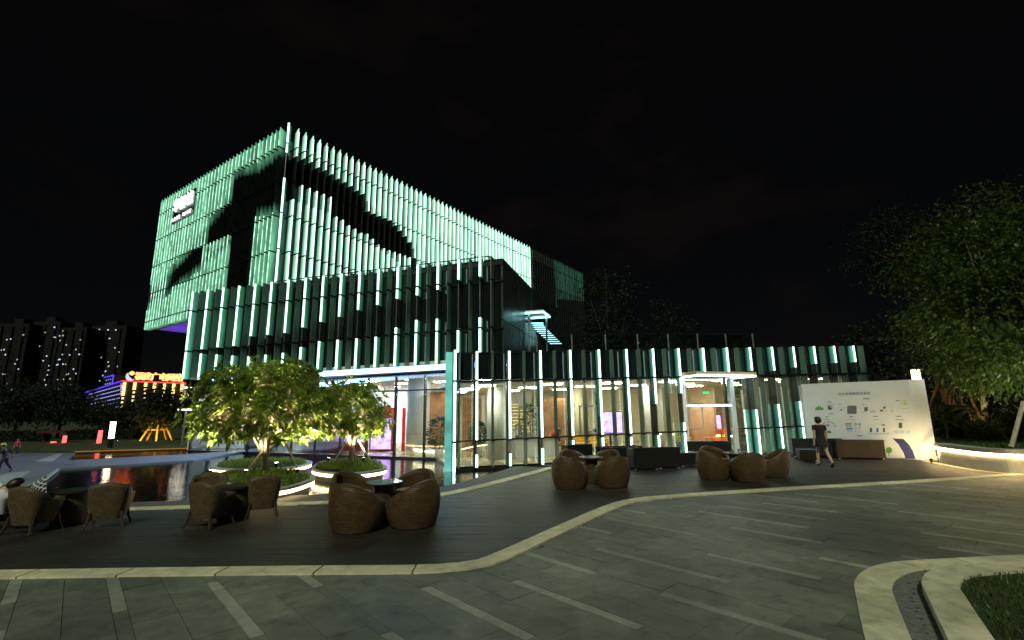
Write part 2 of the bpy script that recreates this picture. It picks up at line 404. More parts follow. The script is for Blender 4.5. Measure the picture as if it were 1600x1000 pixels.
# ================================================================== THE SETTING: ground, square, deck, pools
def struct(o, kind='structure'): o['kind'] = kind; return o
struct(MB().prism([(-900, -300), (900, -300), (900, 1200), (-900, 1200)], -.36, -.35, 0).build('ground', 'earth'))
kerb_px = [(-420, 906), (-200, 903), (0, 899), (250, 895), (500, 892), (640, 891), (715, 887), (770, 876), (870, 831), (945, 797), (985, 784), (1040, 777), (1200, 766), (1440, 752), (1545, 745)]
KC = catmull([G(x, y) for x, y in kerb_px], 6)
KC += [KC[-1]+Vector((1.6, .5, 0))]
def off(line, d):
    out = []
    for i, p in enumerate(line):
        t = (line[min(i+1, len(line)-1)]-line[max(i-1, 0)]).normalized(); out.append(p+Vector((-t.y, t.x, 0))*d)
    return out
def resample(line, step):
    acc = [0]
    for a, b in zip(line, line[1:]): acc.append(acc[-1]+(b-a).length)
    n = max(1, round(acc[-1]/step)); out = []; j = 0
    for i in range(n+1):
        t = acc[-1]*i/n
        while j < len(line)-2 and acc[j+1] < t: j += 1
        k = (t-acc[j])/max(1e-6, acc[j+1]-acc[j]); out.append(line[j].lerp(line[j+1], k))
    return out
def kerb_run(parent, line, w0, w1, z0, z1, step=1.1, sub=4, name='kerb_stone', mt='kerb_pale', gap=.011):
    fine = resample(line, step/sub)
    L, Q = off(fine, w0), off(fine, w1); i = 0
    while i < len(fine)-1:
        j = min(i+sub, len(fine)-1)
        l, q = [p.copy() for p in L[i:j+1]], [p.copy() for p in Q[i:j+1]]
        for a in (l, q):
            e = (a[1]-a[0]).normalized()*gap; a[0] = a[0]+e; e = (a[-1]-a[-2]).normalized()*gap; a[-1] = a[-1]-e
        MB().ribbon(q, l, z0, z1+random.uniform(-.001, .001)).build(name, mt, parent); i = j

# --- square paving: long dark slabs laid towards the upper left, with pale dashes between the courses
plaza = struct(MB().prism([tuple(p) for p in KC]+[(40, 18), (40, -12), (-40, -12), (-40, KC[0].y)], -.30, -.02).build('plaza', 'grout'))
plaza['label'] = 'dark stone slab square with pale inlaid dashes in front of the deck'
def in_plaza(p, m=0):
    x, y = p[0], p[1]
    pts = [(q.x, q.y) for q in KC]
    if x < pts[0][0]: return y < pts[0][1]-m
    if x > pts[-1][0]: return y < pts[-1][1]+.4
    return y < interp(pts, x)-m
e_dir = Vector((-.667, .745, 0)).normalized(); q_dir = Vector((e_dir.y, -e_dir.x, 0))
slabs = []
bed_c = Vector((6.6, 4.6, 0))
wv = -14.0; k = 0
while wv < 26:
    for wdt, kind in ((.37, 0), (.37, 0), (.12, 1)):
        u = -16+random.random()*1.2
        while u < 22:
            ln = random.choice((.9, 1.2, 1.2)) if kind == 0 else random.choice((1.35, 1.7, 1.9))
            if kind == 1:
                light = (k % 2 == 0); k += 1
                if not light: ln = random.choice((.9, 1.3, 1.6))
            else: light = False
            c = q_dir*(wv+wdt/2)+e_dir*(u+ln/2)
            ok = in_plaza(c, -.45) and c.y > 1.2
            if ok:
                px, py, kk = proj((c.x, c.y, 0)); ok = kk > .3 and -350 < px < 1950 and py < 1250
            if ok: slabs.append((c.length, c, wdt, ln, light))
            u += ln
        wv += wdt
slabs.sort(key=lambda t: t[0])
def slab_box(mb, c, wdt, ln, z=0):
    a, b = e_dir*(ln/2-.0028), q_dir*(wdt/2-.0028)
    P = [c-a-b, c-a+b, c+a+b, c+a-b]; mb.hexa([(p.x, p.y, -.04) for p in P]+[(p.x, p.y, z) for p in P])
seen = [s for s in slabs if -20 < proj((s[1].x, s[1].y, 0))[0] < 1620 and proj((s[1].x, s[1].y, 0))[1] < 1030]
near = set(id(s) for s in [q for q in seen if not q[4]][:290]) | set(id(s) for s in [q for q in seen if q[4]][:200])
rest, rest_l = MB(), MB()
for s in slabs:
    _, c, wdt, ln, light = s; z = random.uniform(-.0025, .0015)
    if id(s) in near:
        mb = MB(); slab_box(mb, c, wdt, ln, z); mb.build('inlay_strip' if light else 'slab', 'pave_light' if light else 'pave', plaza)
    else: slab_box(rest_l if light else rest, c, wdt, ln, z)
if rest.v: struct(rest.build('far_slabs', 'pave_far', plaza), 'stuff')
if rest_l.v: struct(rest_l.build('far_inlay_strips', 'pave_light', plaza), 'stuff')

kerb_root = struct(MB().ribbon(off(KC, -.13), off(KC, .13), -.3, -.005).build('deck_kerb', 'grout'))
kerb_run(kerb_root, KC, -.15, .15, -.2, .022, 1.2)

# --- pool edge: pale kerb, dark pebble band, water
pk_px = [(-300, 815), (0, 806), (200, 797), (350, 792), (500, 787), (620, 781), (690, 774), (735, 765), (775, 755), (850, 735), (866, 731)]
PK = catmull([G(x, y) for x, y in pk_px], 6)
pool_kerb = struct(MB().ribbon(off(PK, -.13), off(PK, .13), -.3, -.005).build('pool_kerb', 'grout'))
kerb_run(pool_kerb, PK, -.17, .17, -.2, .030, 1.2)
front_px = [(-300, 803), (0, 794), (205, 787), (350, 781), (505, 774), (620, 769), (690, 762), (735, 751), (770, 741), (805, 730)]
PF = catmull([G(x, y, -.02) for x, y in front_px], 6)
A1, A2 = resample(off(PK, .15)[:-4], .5), PF
n_ = 60
def atn(line, n):
    r = resample(line, 10**9) if False else None
    acc = [0]
    for a, b in zip(line, line[1:]): acc.append(acc[-1]+(b-a).length)
    out = []; j = 0
    for i in range(n+1):
        t = acc[-1]*i/n
        while j < len(line)-2 and acc[j+1] < t: j += 1
        out.append(line[j].lerp(line[j+1], (t-acc[j])/max(1e-6, acc[j+1]-acc[j])))
    return out
struct(MB().ribbon(atn(off(PK, .15), n_), atn(PF, n_), -.3, .012).build('pebble_edge', 'pebble'))
WZ = -.06
pa_back = [G(302, 719, WZ), G(89, 732, WZ), G(55, 758, WZ), G(22, 793, WZ)]
pool_a = [p for p in PF if p.x > pa_back[-1].x]+[Vector((1.5, 19.0, 0)), Vector((-1.5, 22.5, 0)), Vector((-10, 27, 0)), Vector((-14.5, 27.5, 0))]+pa_back
struct(MB().prism([tuple(p) for p in pool_a], -.3, WZ).build('pool_water', 'water'))
pbk = [G(106, 719, WZ), G(300, 709, WZ), Vector((-13.4, 30, 0)), Vector((-13.4, 34.5, 0)), G(303, 701, WZ), G(118, 707.5, WZ)]
struct(MB().prism([tuple(p) for p in pbk], -.3, WZ).build('back_pool_water', 'water'))
YN = G(118, 707.5).y
path_poly = [(-90, 10), tuple(G(0, 800)), tuple(G(22, 793)), tuple(G(55, 758)), tuple(G(89, 732)), tuple(G(302, 719)), (-14.6, 27.3), (-13.5, 30.2), tuple(G(300, 709)), tuple(G(106, 719)), tuple(G(118, 707.5)), (-90, YN+6)]
struct(MB().prism([p[:2] for p in path_poly], -.3, 0).build('path', 'path'))
def band(name, px, z=.006, mt='path_light'):
    return struct(MB().prism([tuple(G(x, y, z)) for x, y in px], -.02, z).build(name, mt))
band('path_band', [(-40, 752), (-10, 745), (14, 739), (48, 736), (5, 765), (-60, 790)])
band('path_band', [(55, 721), (88, 708.8), (98, 708.8), (83, 720.5)])
band('pool_rim', [(89, 731.6), (94, 732.4), (62, 758), (50, 766), (43, 766)], .012, 'path_light')
struct(MB().prism([(-300, YN+5.5), (-60, YN+5.5), tuple(G(118, 705.5))[:2], tuple(G(303, 700.2))[:2], (-13.4, 35), (-13.4, 300), (-300, 300)], -.3, .03).build('park_lawn', 'lawn'))

# --- timber deck: narrow boards running left to right, scan-filled between kerb and pool edge
pav_A = G(705, 733); pav_dir = (G(1227, 709)-pav_A).normalized(); pav_n = Vector((pav_dir.y, -pav_dir.x, 0))
board_R = G(1440, 720); board_L = V(1263, 690, 20.5); board_L.z = 0
plan_px = [(1451, 721.5), (1468, 724), (1490, 728.5), (1530, 735.5), (1570, 740), (1620, 743)]
PL = catmull([G(x, y) for x, y in plan_px]+[Vector((14.9, 12.4, 0)), Vector((17, 10.8, 0)), Vector((21, 10.2, 0))], 6)
deck = MB()
deck_poly = off(KC, .14)+[Vector((20, 14, 0)), Vector((20, 25, 0)), pav_A+pav_dir*20, pav_A+pav_dir*3.2]+list(reversed(off(PK, -.16)))
def scan(poly, y):
    xs = []
    for a, b in zip(poly, poly[1:]+poly[:1]):
        if (a.y > y) != (b.y > y): xs.append(a.x+(b.x-a.x)*(y-a.y)/(b.y-a.y))
    return sorted(xs)
y = 6.0
while y < 24:
    x0 = scan(deck_poly, y+.07)
    for i in range(0, len(x0)-1, 2):
        x, xe = max(x0[i], -24), x0[i+1]
        while x < xe-.02:
            e = min(xe, x+random.uniform(1.8, 3.6)); z = .016+random.uniform(-.0015, .0015)
            deck.box(x+.002, e-.002, y+.003, y+.137, -.02, z); x = e
    y += .14
deck_o = struct(MB().prism([tuple(p) for p in deck_poly], -.3, -.012).build('deck', 'grout'))
struct(deck.build('deck_boards', 'deckwood', deck_o), 'stuff')

# --- corner bed at lower right: flush pale kerb, grey drain band, raised kerb, grass
o_px = [(1392, 1120), (1352, 1000), (1336, 925), (1336, 908), (1352, 892), (1385, 881), (1440, 876), (1600, 868.5), (1800, 862)]
OL = catmull([G(x, y) for x, y in o_px], 8)
bed = struct(MB().prism([tuple(p) for p in OL]+[(12, 5.0), (9, -4), tuple(G(1392, 1120))], -.3, .004).build('bed_base', 'gravel'))
kr = thing('flush_kerb', 'pale stone kerb laid flush round the corner bed', 'kerb', OL[10])
kerb_run(kr, OL, -.33, .0, -.1, .014, .8)
i_px = [(1548, 1120), (1482, 1000), (1446, 925), (1440, 908), (1452, 893), (1490, 884), (1600, 878), (1800, 871)]
IL = catmull([G(x, y, .10) for x, y in i_px], 8)
for p in IL: p.z = 0
kr2 = thing('raised_kerb', 'pale raised stone kerb round the grass corner bed', 'kerb', IL[10])
kerb_run(kr2, IL, -.30, .0, -.1, .11, .8, gap=.002)
GI = off(IL, -.29)
bedg = struct(MB().prism([tuple(p) for p in GI]+[(13, 5), (10, -4)], -.2, .08).build('bed_soil', 'lawn'))
drn = thing('drain_slot', 'row of small dark drain holes in the grey band beside the corner bed', 'drain', G(1410, 940))
mid = off(OL, -.52)
for i, p in enumerate(resample(mid, .16)):
    for s_ in (-1, 1):
        q = p+Vector((.055*s_+random.uniform(-.02, .02), random.uniform(-.05, .05), 0))
        if proj(q)[1] < 1080 and i > 3: MB().lathe([(.016, .003), (.016, .0065)], 8, (q.x, q.y, .002)).build('drain_hole', 'grout', drn)
# grass blades
def blades(name, pts, h, label=None, parent=None, mt='leaf_dark', wdt=.012):
    P = np.array(pts); D = rng.normal(size=(len(P), 3))*.35; D[:, 2] = 1
    return leaves(name, mt, P, D, h, wdt, parent, droop=.4)
pts = []
while len(pts) < 9000:
    x, yv = random.uniform(3.6, 9), random.uniform(2.2, 6.3)
    xs = scan(GI+[Vector((13, 5, 0)), Vector((10, -4, 0))], yv)
    if len(xs) >= 2 and any(xs[i]+.02 < x < xs[i+1]-.02 for i in range(0, len(xs)-1, 2)): pts.append((x, yv, .078))
g = blades('lawn_grass', pts, .07); tag(g, 'short dark green grass filling the corner bed', 'grass')

# ================================================================== THE BUILDINGS
GREEN = dict(unlit='fin_unlit', lit='fin_soft', led='led_soft')
def fin(parent, F, s, d0, d1, zb, zt, joints, lit, mu, ml, led, ledw=.05, th=.016, ledside=0, slant=.0, br=True, fade=.0, inner=.16, outer=1.3):
    """one glass blade standing out from a facade; lit = list of (z0,z1) where its light strip is on"""
    mb = MB(); st = []; gl_ = []; O, A_, n_f = F
    cuts = [zb]+[j for j in joints if zb+.05 < j < zt-.05]+[zt]
    ends = [z for I in lit for z in I if zb+.1 < z < zt-.1]
    def level(z):            # painted glow dies away towards the end of the lit length
        k = 1.0
        if fade:
            for e in ends: k = min(k, max(.06, abs(z-e)/fade))
        return k
    for a, b in zip(cuts, cuts[1:]):
        a2, b2 = a+(.02 if a > zb else 0), b-(.02 if b < zt else 0)
        marks = {z for I in lit for z in I}
        if fade: marks |= {e+k*fade for e in ends for k in (-1, 1)}
        ed = sorted({a2, b2}|{z for z in marks if a2+.02 < z < b2-.02})
        for u, v in zip(ed, ed[1:]):
            m_ = (u+v)/2; on = any(I[0] <= m_ <= I[1] for I in lit)
            gl_ += [inner*level(u)]*2+[outer*level(u)]*2+[inner*level(v)]*2+[outer*level(v)]*2
            P = []
            for z, dz in ((u, 0), (v, 1)):
                for q, d in ((s-th, d0), (s+th, d0), (s+th, d1), (s-th, d1)):
                    p = O+A_*q+n_f*d; P.append((p.x, p.y, z+(slant if slant and v >= zt-.01 and dz and d == d1 else 0)))
            mb.hexa(P, 1 if on else 0)
            if on: st.append((u+.01, v-.01))
            elif led != 'led_soft': mb.fbox(F, s-.014, s+.014, d1+.001, d1+.025, u+.01, v-.01, 3); gl_ += [0]*8
    if br:
        for j in cuts[1:-1]: mb.fbox(F, s-.05, s+.05, d0+.02, d1+.05, j-.035, j+.035, 2)
    o = mb.build('fin', [mu, ml, 'dark_metal', 'steel'], parent)
    at = o.data.attributes.new('edge', 'FLOAT', 'POINT'); at.data.foreach_set('value', np.array(gl_+[0]*(len(mb.v)-len(gl_)), np.float32))
    for u, v in st:
        if v-u < .05 or (fade and (level(u)+level(v))/2 < .6): continue
        MB().fbox(F, s-ledw/2+ledside, s+ledw/2+ledside, d1+.002, d1+.035, u, v).build('light_strip', led, o)
    return o
def frame(p, q):
    a = (q-p); a.z = 0; a = a.normalized(); return (Vector((p.x, p.y, 0)), a, Vector((a.y, -a.x, 0)))

# ------------------------------------------------------------------ upper block (big glowing box turned on top)
UZ0, UZ1 = 7.73, 17.0
U_L, U_N = G(237, 517, UZ0), G(455, 207, UZ1)
F_ul = frame(U_L, U_N); LUL = (Vector((U_N.x-U_L.x, U_N.y-U_L.y, 0))).length
dr = Vector((-F_ul[2].x, -F_ul[2].y, 0))
def s_at_px(F, px, z, hi=60):
    lo = 0.0
    for _ in range(50):
        m_ = (lo+hi)/2; p = F[0]+F[1]*m_
        if proj((p.x, p.y, z))[0] < px: lo = m_
        else: hi = m_
    return lo
F_ur = (Vector((U_N.x, U_N.y, 0)), dr, Vector((dr.y, -dr.x, 0)))
S825, S908 = s_at_px(F_ur, 826, 15), s_at_px(F_ur, 908, 15)
ub = thing('upper_block', 'large upper building block wrapped in glowing green glass fins', 'building', (U_N.x, U_N.y, UZ0))
mb = MB(); q0 = U_L; q1 = U_N; q2 = F_ur[0]+dr*S908; q3 = q2-F_ul[1]*LUL
ins = .32
c = [Vector((q.x, q.y, 0)) for q in (q0, q1, q2, q3)]
mb.prism([tuple(p) for p in c], UZ0+.25, UZ1-.55); mb.build('wall', 'dark_glass', ub)
MB().prism([tuple(p) for p in c], UZ0+.12, UZ0+.22).build('soffit', 'white_wall', ub)
MB().prism([tuple(p) for p in c], UZ1-.54, UZ1-.45).build('roof', 'roof_dark', ub)
for k in range(7): MB().fbox(F_ul, .3+k*LUL/7.2, .2+(k+1)*LUL/7.2, -6.5, -.35, UZ0+.085, UZ0+.115).build('soffit_glow', 'soffit_glow_purple', ub)  # emissive panels stand in for purple lamp light falling on the soffit
UJ = [UZ1-.95-1.95*i for i in range(5)]
FD = .36
def edge_z(p, line, z=13.0):
    for _ in range(6): z = zat(p.x, p.y, interp(line, proj((p.x, p.y, z))[0]))
    return z
# ---- right face
nb = round(S908/.44); pit = S908/nb
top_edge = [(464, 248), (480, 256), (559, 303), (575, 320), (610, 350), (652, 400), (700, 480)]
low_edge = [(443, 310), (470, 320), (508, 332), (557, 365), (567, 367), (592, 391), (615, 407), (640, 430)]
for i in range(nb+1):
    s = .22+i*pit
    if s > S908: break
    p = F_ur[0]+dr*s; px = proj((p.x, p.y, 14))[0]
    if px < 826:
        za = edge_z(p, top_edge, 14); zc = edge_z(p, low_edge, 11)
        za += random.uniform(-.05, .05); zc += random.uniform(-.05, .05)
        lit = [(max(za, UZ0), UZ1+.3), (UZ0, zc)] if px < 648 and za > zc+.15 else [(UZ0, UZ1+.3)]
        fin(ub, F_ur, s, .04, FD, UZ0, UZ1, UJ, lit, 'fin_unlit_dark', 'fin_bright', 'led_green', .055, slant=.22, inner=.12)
    else:
        lit = [(UZ0+4.6+.02*(px-826), UZ1+.3)] if px > 862 else []
        fin(ub, F_ur, s, .04, FD, UZ0, UZ1, UJ, lit, 'fin_unlit_dark', 'fin_dim', 'led_dim', .05, slant=.22)
# ---- left face
nl = round(LUL/.42); pit = LUL/nl
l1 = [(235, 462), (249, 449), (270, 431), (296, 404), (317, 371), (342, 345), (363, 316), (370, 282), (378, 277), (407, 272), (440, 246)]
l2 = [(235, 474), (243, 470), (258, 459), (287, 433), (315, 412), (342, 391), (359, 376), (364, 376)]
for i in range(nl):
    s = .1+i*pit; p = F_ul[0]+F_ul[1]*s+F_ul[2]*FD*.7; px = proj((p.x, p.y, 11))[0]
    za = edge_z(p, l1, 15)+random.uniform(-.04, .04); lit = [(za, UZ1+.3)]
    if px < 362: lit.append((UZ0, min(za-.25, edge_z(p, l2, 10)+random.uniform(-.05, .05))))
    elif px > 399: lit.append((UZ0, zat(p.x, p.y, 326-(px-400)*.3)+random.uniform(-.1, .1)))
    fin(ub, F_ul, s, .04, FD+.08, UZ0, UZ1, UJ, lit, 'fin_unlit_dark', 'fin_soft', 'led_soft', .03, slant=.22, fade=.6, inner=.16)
# corner blade
fc = (F_ur[0], (F_ul[2]+F_ur[2]).normalized().cross(Vector((0, 0, 1))), (F_ul[2]+F_ur[2]).normalized())
zc1, zc2 = zat(U_N.x, U_N.y, 246), zat(U_N.x, U_N.y, 306)
fin(ub, fc, 0, .05, .5, UZ0, UZ1+.25, UJ, [(zc1, UZ1+.5), (UZ0, zc2)], 'fin_unlit_dark', 'fin_turq', 'led_green', .09)
# sign on the left face: three white characters and a row of small letters
sp = s_at_px(F_ul, 299, 14.6); pS = F_ul[0]+F_ul[1]*sp
zs = zat(pS.x, pS.y, 326)
sg = thing('roof_sign', 'bright white lit sign of three large characters near the upper left corner of the block', 'sign', (pS.x+F_ul[2].x*.6, pS.y+F_ul[2].y*.6, zs))
mb = MB().fbox(F_ul, sp-1.55, sp+1.55, FD+.14, FD+.2, zs-.95, zs+.85); mb.build('back_panel', 'dark_metal', sg)
for k, ch in enumerate('华智城'): text('character', ch, .98, 'sign_white', sg, frame_matrix(F_ul, sp-.98+.98*k, FD+.27, zs+.18), .04)
for k, ch in enumerate('LIFE CITY'):
    if ch != ' ': text('letter', ch, .32, 'sign_white', sg, frame_matrix(F_ul, sp-1.28+.32*k, FD+.27, zs-.72), .03)

# ------------------------------------------------------------------ middle block (over the lobby)
M_L, M_R = V(310, 458, 22.7), V(785, 402, 18.5)
F_m = frame(M_L, M_R); LM = Vector((M_R.x-M_L.x, M_R.y-M_L.y, 0)).length
mbz0 = V(296, 593, 22.7).z; s697 = s_at_px(F_m, 697, 3.8); p697 = F_m[0]+F_m[1]*s697; mz697 = V(697, 569, p697.y).z
mt_ = lambda s: M_L.z+(M_R.z-M_L.z)*s/LM
mb_ = lambda s: mbz0+(mz697-mbz0)*s/s697
midb = thing('middle_block', 'dark glass storey with alternate lit green fins above the lobby and the pool', 'building', (M_L.x, M_L.y, mbz0))
bdir = -F_m[2]; MDEP = 11.2
c = [F_m[0]+F_m[1]*.15-F_m[2]*.3, F_m[0]+F_m[1]*(LM-.1)-F_m[2]*.3, F_m[0]+F_m[1]*(LM-.1)+bdir*MDEP, F_m[0]+F_m[1]*.15+bdir*MDEP]
b = MB(); O0 = 3.95
b.prism([tuple(p) for p in c], 4.0, min(M_L.z, M_R.z)-.35); b.build('wall', 'core', midb)
b = MB(); cc = [F_m[0]-F_m[2]*.02, F_m[0]+F_m[1]*LM-F_m[2]*.02, F_m[0]+F_m[1]*LM+bdir*MDEP, F_m[0]+bdir*MDEP]
v8 = [(p.x, p.y, (mt_(0) if i in (0, 3) else mt_(LM))-.28) for i, p in enumerate(cc)]+[(p.x, p.y, (mt_(0) if i in (0, 3) else mt_(LM))-.10) for i, p in enumerate(cc)]
b.hexa(v8).build('roof', 'roof_dark', midb)
v8 = [(p.x, p.y, (mb_(0) if i in (0, 3) else mb_(LM))+.02) for i, p in enumerate(cc)]+[(p.x, p.y, (mb_(0) if i in (0, 3) else mb_(LM))+.16) for i, p in enumerate(cc)]
MB().hexa(v8).build('soffit', 'white_wall', midb)
nf = 34; pit = LM/nf
mj = lambda s: [mb_(s)+(mt_(s)-mb_(s))*k for k in (.31, .77)]
up_b = [(300, 660), (320, 549), (352, 544), (376, 542), (403, 526), (427, 525), (455, 522), (482, 513), (508, 505), (537, 497), (565, 487), (596, 479), (627, 469), (659, 464), (691, 455), (724, 439), (759, 435), (800, 430)]
lo_b = [(316, 553), (394, 558), (420, 556), (449, 554), (475, 546), (504, 535), (533, 532), (562, 530), (594, 527), (625, 514), (657, 502), (690, 500), (724, 516), (760, 495), (800, 492)]
for i in range(nf):
    s = .08+i*pit; p = F_m[0]+F_m[1]*s; px = proj((p.x, p.y, 5.5))[0]; zb, zt = mb_(s), mt_(s)
    if i % 2 == 0:
        za, zc = zat(p.x, p.y, interp(up_b, px)), zat(p.x, p.y, interp(lo_b, px))
        lit = [(max(za, zb), zt+.2)]
        if i > 0 and zc > zb: lit.append((zb, zc))
        fin(midb, F_m, s, .02, .34, zb, zt, mj(s), lit, 'fin_unlit', 'fin_green' if i else 'fin_turq', 'led_green', .085, slant=.0)
    else: fin(midb, F_m, s, .02, .34, zb, zt, mj(s), [], 'fin_pale', 'fin_dim', 'led_green')
for i in range(0, nf, 2):           # dark panes behind the fins, three rows to a bay
    s0, s1 = .08+i*pit+.012, .08+(i+2)*pit-.012
    for k0, k1 in ((0, .31), (.31, .77), (.77, 1)):
        f0 = lambda s, k=k0: mb_(s)+(mt_(s)-mb_(s))*k+.02
        f1 = lambda s, k=k1: mb_(s)+(mt_(s)-mb_(s))*k-.02
        MB().fbox(F_m, s0, min(s1, LM-.03), -.10, -.05+random.uniform(-.006, .006), f0, f1).build('pane', 'dark_glass', midb)
for k in (.31, .77): MB().fbox(F_m, 0, LM, -.06, .0, lambda s: mb_(s)+(mt_(s)-mb_(s))*k-.035, lambda s: mb_(s)+(mt_(s)-mb_(s))*k+.035).build('transom', 'dark_metal', midb)
# right-hand side of the middle block: dark panels
F_ms = (F_m[0]+F_m[1]*LM, bdir, F_m[1])
for i in range(9):
    for z0, z1 in ((4.0, 5.5), (5.5, mt_(LM))):
        MB().fbox(F_ms, .05+i*1.22, .05+(i+1)*1.22-.03, -.08, random.uniform(-.01, .01), z0+.02, z1-.02).build('side_panel', 'fin_unlit', midb)
# light band under the front edge and the purple light under the cantilever of the upper block
MB().fbox(F_m, .4, LM-.3, -1.7, -.12, lambda s: mb_(s)-.03, lambda s: mb_(s)+.012).build('soffit_light', 'led_soffit', midb)
F_mw = (F_m[0], bdir, -F_m[1])
MB().fbox(F_mw, .6, 9.5, .18, .30, 6.9, 7.0).build('purple_light', 'led_purple', midb)
for i in range(8): MB().fbox(F_mw, .05+i*1.22, .05+(i+1)*1.22-.03, -.12, .0, 3.9, 7.4).build('side_panel', 'dark_glass', midb)

# ------------------------------------------------------------------ pavilion (low glazed wing on the right)
F_p = (Vector((pav_A.x, pav_A.y, 0)), pav_dir, pav_n)
LP = s_at_px(F_p, 1352, 4.5)
pB = F_p[0]+pav_dir*LP
pzA, pzB = V(700, 551, pav_A.y).z, V(1350, 541, pB.y).z
pt = lambda s: pzA+(pzB-pzA)*s/LP
hz = lambda s: 3.02+(.55)*s/LP           # underside of the spandrel
pav = thing('glass_pavilion', 'low glass pavilion with a row of white lit fins along its front', 'building', (pav_A.x, pav_A.y, 0))
PD = 11.0
lit_px = [755.6, 799, 842, 885, 927, 967.5, 1009, 1048, 1087, 1125.5, 1163.6, 1200, 1235.6, 1269, 1303, 1336]
ss = [s_at_px(F_p, x+1, 3.4) for x in lit_px]
# fit an even pitch
ii = np.arange(len(ss)); pk, p0 = np.polyfit(ii, ss, 1)
print('PAV pitch', pk, p0, 'LP', LP, 'res', np.round(np.array(ss)-(p0+pk*ii), 2), 'z', pzA, pzB)
pu = [(756, 683), (804, 684), (847, 671), (890, 651), (933, 650), (975, 641), (1015, 632), (1054, 623), (1070, 592), (1140, 588), (1166, 580), (1210, 580), (1274, 569), (1350, 566)]
pl = [(759, 709), (804, 707), (849, 698), (892, 686), (936, 683), (979, 682), (1022, 679), (1058, 660), (1062, 657)]
plr = [(1170, 640), (1213, 630), (1250, 626), (1270, 645), (1300, 650), (1350, 655)]
tj = lambda s: .93+.30*s/LP
for i in range(-1, 2*len(ss)):
    s = p0+pk*i/2; lit = []
    if s > LP-.02 or s < .15: continue
    p = F_p[0]+pav_dir*s; px = proj((p.x, p.y, 2.5))[0]; zt = pt(s)
    in_door = 1066 < px < 1156
    zb = hz(s)-.02 if in_door else .04
    if i % 2 == 0:
        lit = [(max(zat(p.x, p.y, interp(pu, px)), .05), zt+.1)]
        if px < 1066: lit.append((.05, zat(p.x, p.y, interp(pl, px))))
        elif px > 1156: lit.append((.05, zat(p.x, p.y, interp(plr, px))))
        fin(pav, F_p, s, .03, .30, zb, zt, [hz(s), tj(s)], lit, 'fin_unlit', 'fin_turq' if px > 1000 else 'fin_green', 'led_white', .07)
    else: fin(pav, F_p, s, .03, .30, zb, zt, [hz(s), tj(s)], [], 'fin_pale', 'fin_dim', 'led_white')
# the broad turquoise corner blade
fin(pav, F_p, .02, .0, .42, -.3, pt(0)+.05, [hz(0), tj(0)], [(-.3, 5)], 'fin_unlit', 'fin_turq', 'led_white', .08, th=.03)
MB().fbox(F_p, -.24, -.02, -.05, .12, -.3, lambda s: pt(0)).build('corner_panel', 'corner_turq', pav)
# panes, mullions, rails
nbay = int((LP-p0)/pk)+2
for i in range(-1, nbay):
    s0, s1 = p0+pk*i, p0+pk*(i+1)
    if i == -1: s0 = .12
    s1 = min(s1, LP-.02)
    if s1-s0 < .1: continue
    pm = F_p[0]+pav_dir*((s0+s1)/2); px = proj((pm.x, pm.y, 1.5))[0]
    MB().fbox(F_p, s0+.012, s1-.012, -.03, -.012, lambda s: hz(s)+.05, lambda s: pt(s)-.06).build('spandrel_pane', 'dark_glass', pav)
    if not (1072 < px < 1152):
        MB().fbox(F_p, s0+.012, s1-.012, -.03, -.015, lambda s: tj(s)+.03, lambda s: hz(s)-.03).build('pane', 'glass_pav', pav)
        MB().fbox(F_p, s0+.012, s1-.012, -.03, -.015, .08, lambda s: tj(s)-.03).build('pane', 'glass_pav', pav)
        MB().fbox(F_p, s0-.03, s0+.03, -.12, .02, -.3, lambda s: hz(s)).build('mullion', 'dark_metal', pav)
    if i in (1, 3, 7, 12):          # opening lights
        w0, w1 = s0+.42, s1-.04; zz0, zz1 = tj(s0)+.06, tj(s0)+1.15; f = MB()
        f.fbox(F_p, w0, w0+.05, -.01, .02, zz0, zz1).fbox(F_p, w1-.05, w1, -.01, .02, zz0, zz1)
        f.fbox(F_p, w0+.05, w1-.05, -.01, .02, zz0, zz0+.05).fbox(F_p, w0+.05, w1-.05, -.01, .02, zz1-.05, zz1); f.build('window_frame', 'steel', pav)
sd0, sd1 = s_at_px(F_p, 1072, 1.5), s_at_px(F_p, 1151, 1.5)
for a0, a1 in ((.1, sd0), (sd1, LP)):
    MB().fbox(F_p, a0, a1, -.08, .03, lambda s: tj(s)-.03, lambda s: tj(s)+.03).build('transom', 'dark_metal', pav)
    MB().fbox(F_p, a0, a1, -.08, .03, .0, .07).build('sill', 'dark_metal', pav)
MB().fbox(F_p, .1, LP, -.09, .025, lambda s: hz(s)-.03, lambda s: hz(s)+.04).build('transom', 'dark_metal', pav)
MB().fbox(F_p, 0, LP, -.3, .02, lambda s: pt(s)-.06, lambda s: pt(s)).build('parapet', 'dark_metal', pav)
c0 = F_p[0]+pav_dir*.1-pav_n*.32; c1 = F_p[0]+pav_dir*LP-pav_n*.32; c2 = c1-pav_n*PD; c3 = c0-pav_n*PD
v8 = [(q.x, q.y, z-.16) for q, z in ((c0, pzA), (c1, pzB), (c2, pzB), (c3, pzA))]+[(q.x, q.y, z-.08) for q, z in ((c0, pzA), (c1, pzB), (c2, pzB), (c3, pzA))]
MB().hexa(v8).build('roof', 'roof_dark', pav)
v8 = [(q.x, q.y, z) for q, z in ((c0, 2.98), (c1, 3.5), (c2, 3.5), (c3, 2.98))]+[(q.x, q.y, z+.04) for q, z in ((c0, 2.98), (c1, 3.5), (c2, 3.5), (c3, 2.98))]
MB().hexa(v8).build('ceiling', 'ceiling', pav)
MB().prism([tuple(q) for q in (F_p[0]+pav_dir*.1-pav_n*.1, c1+pav_n*.22, c2, c3)], -.3, .035).build('floor', 'floor_in', pav)
MB().fbox(F_p, .0, LP, -PD-.2, -PD, 0, 4.4).build('back_wall', 'cream_wall', pav)
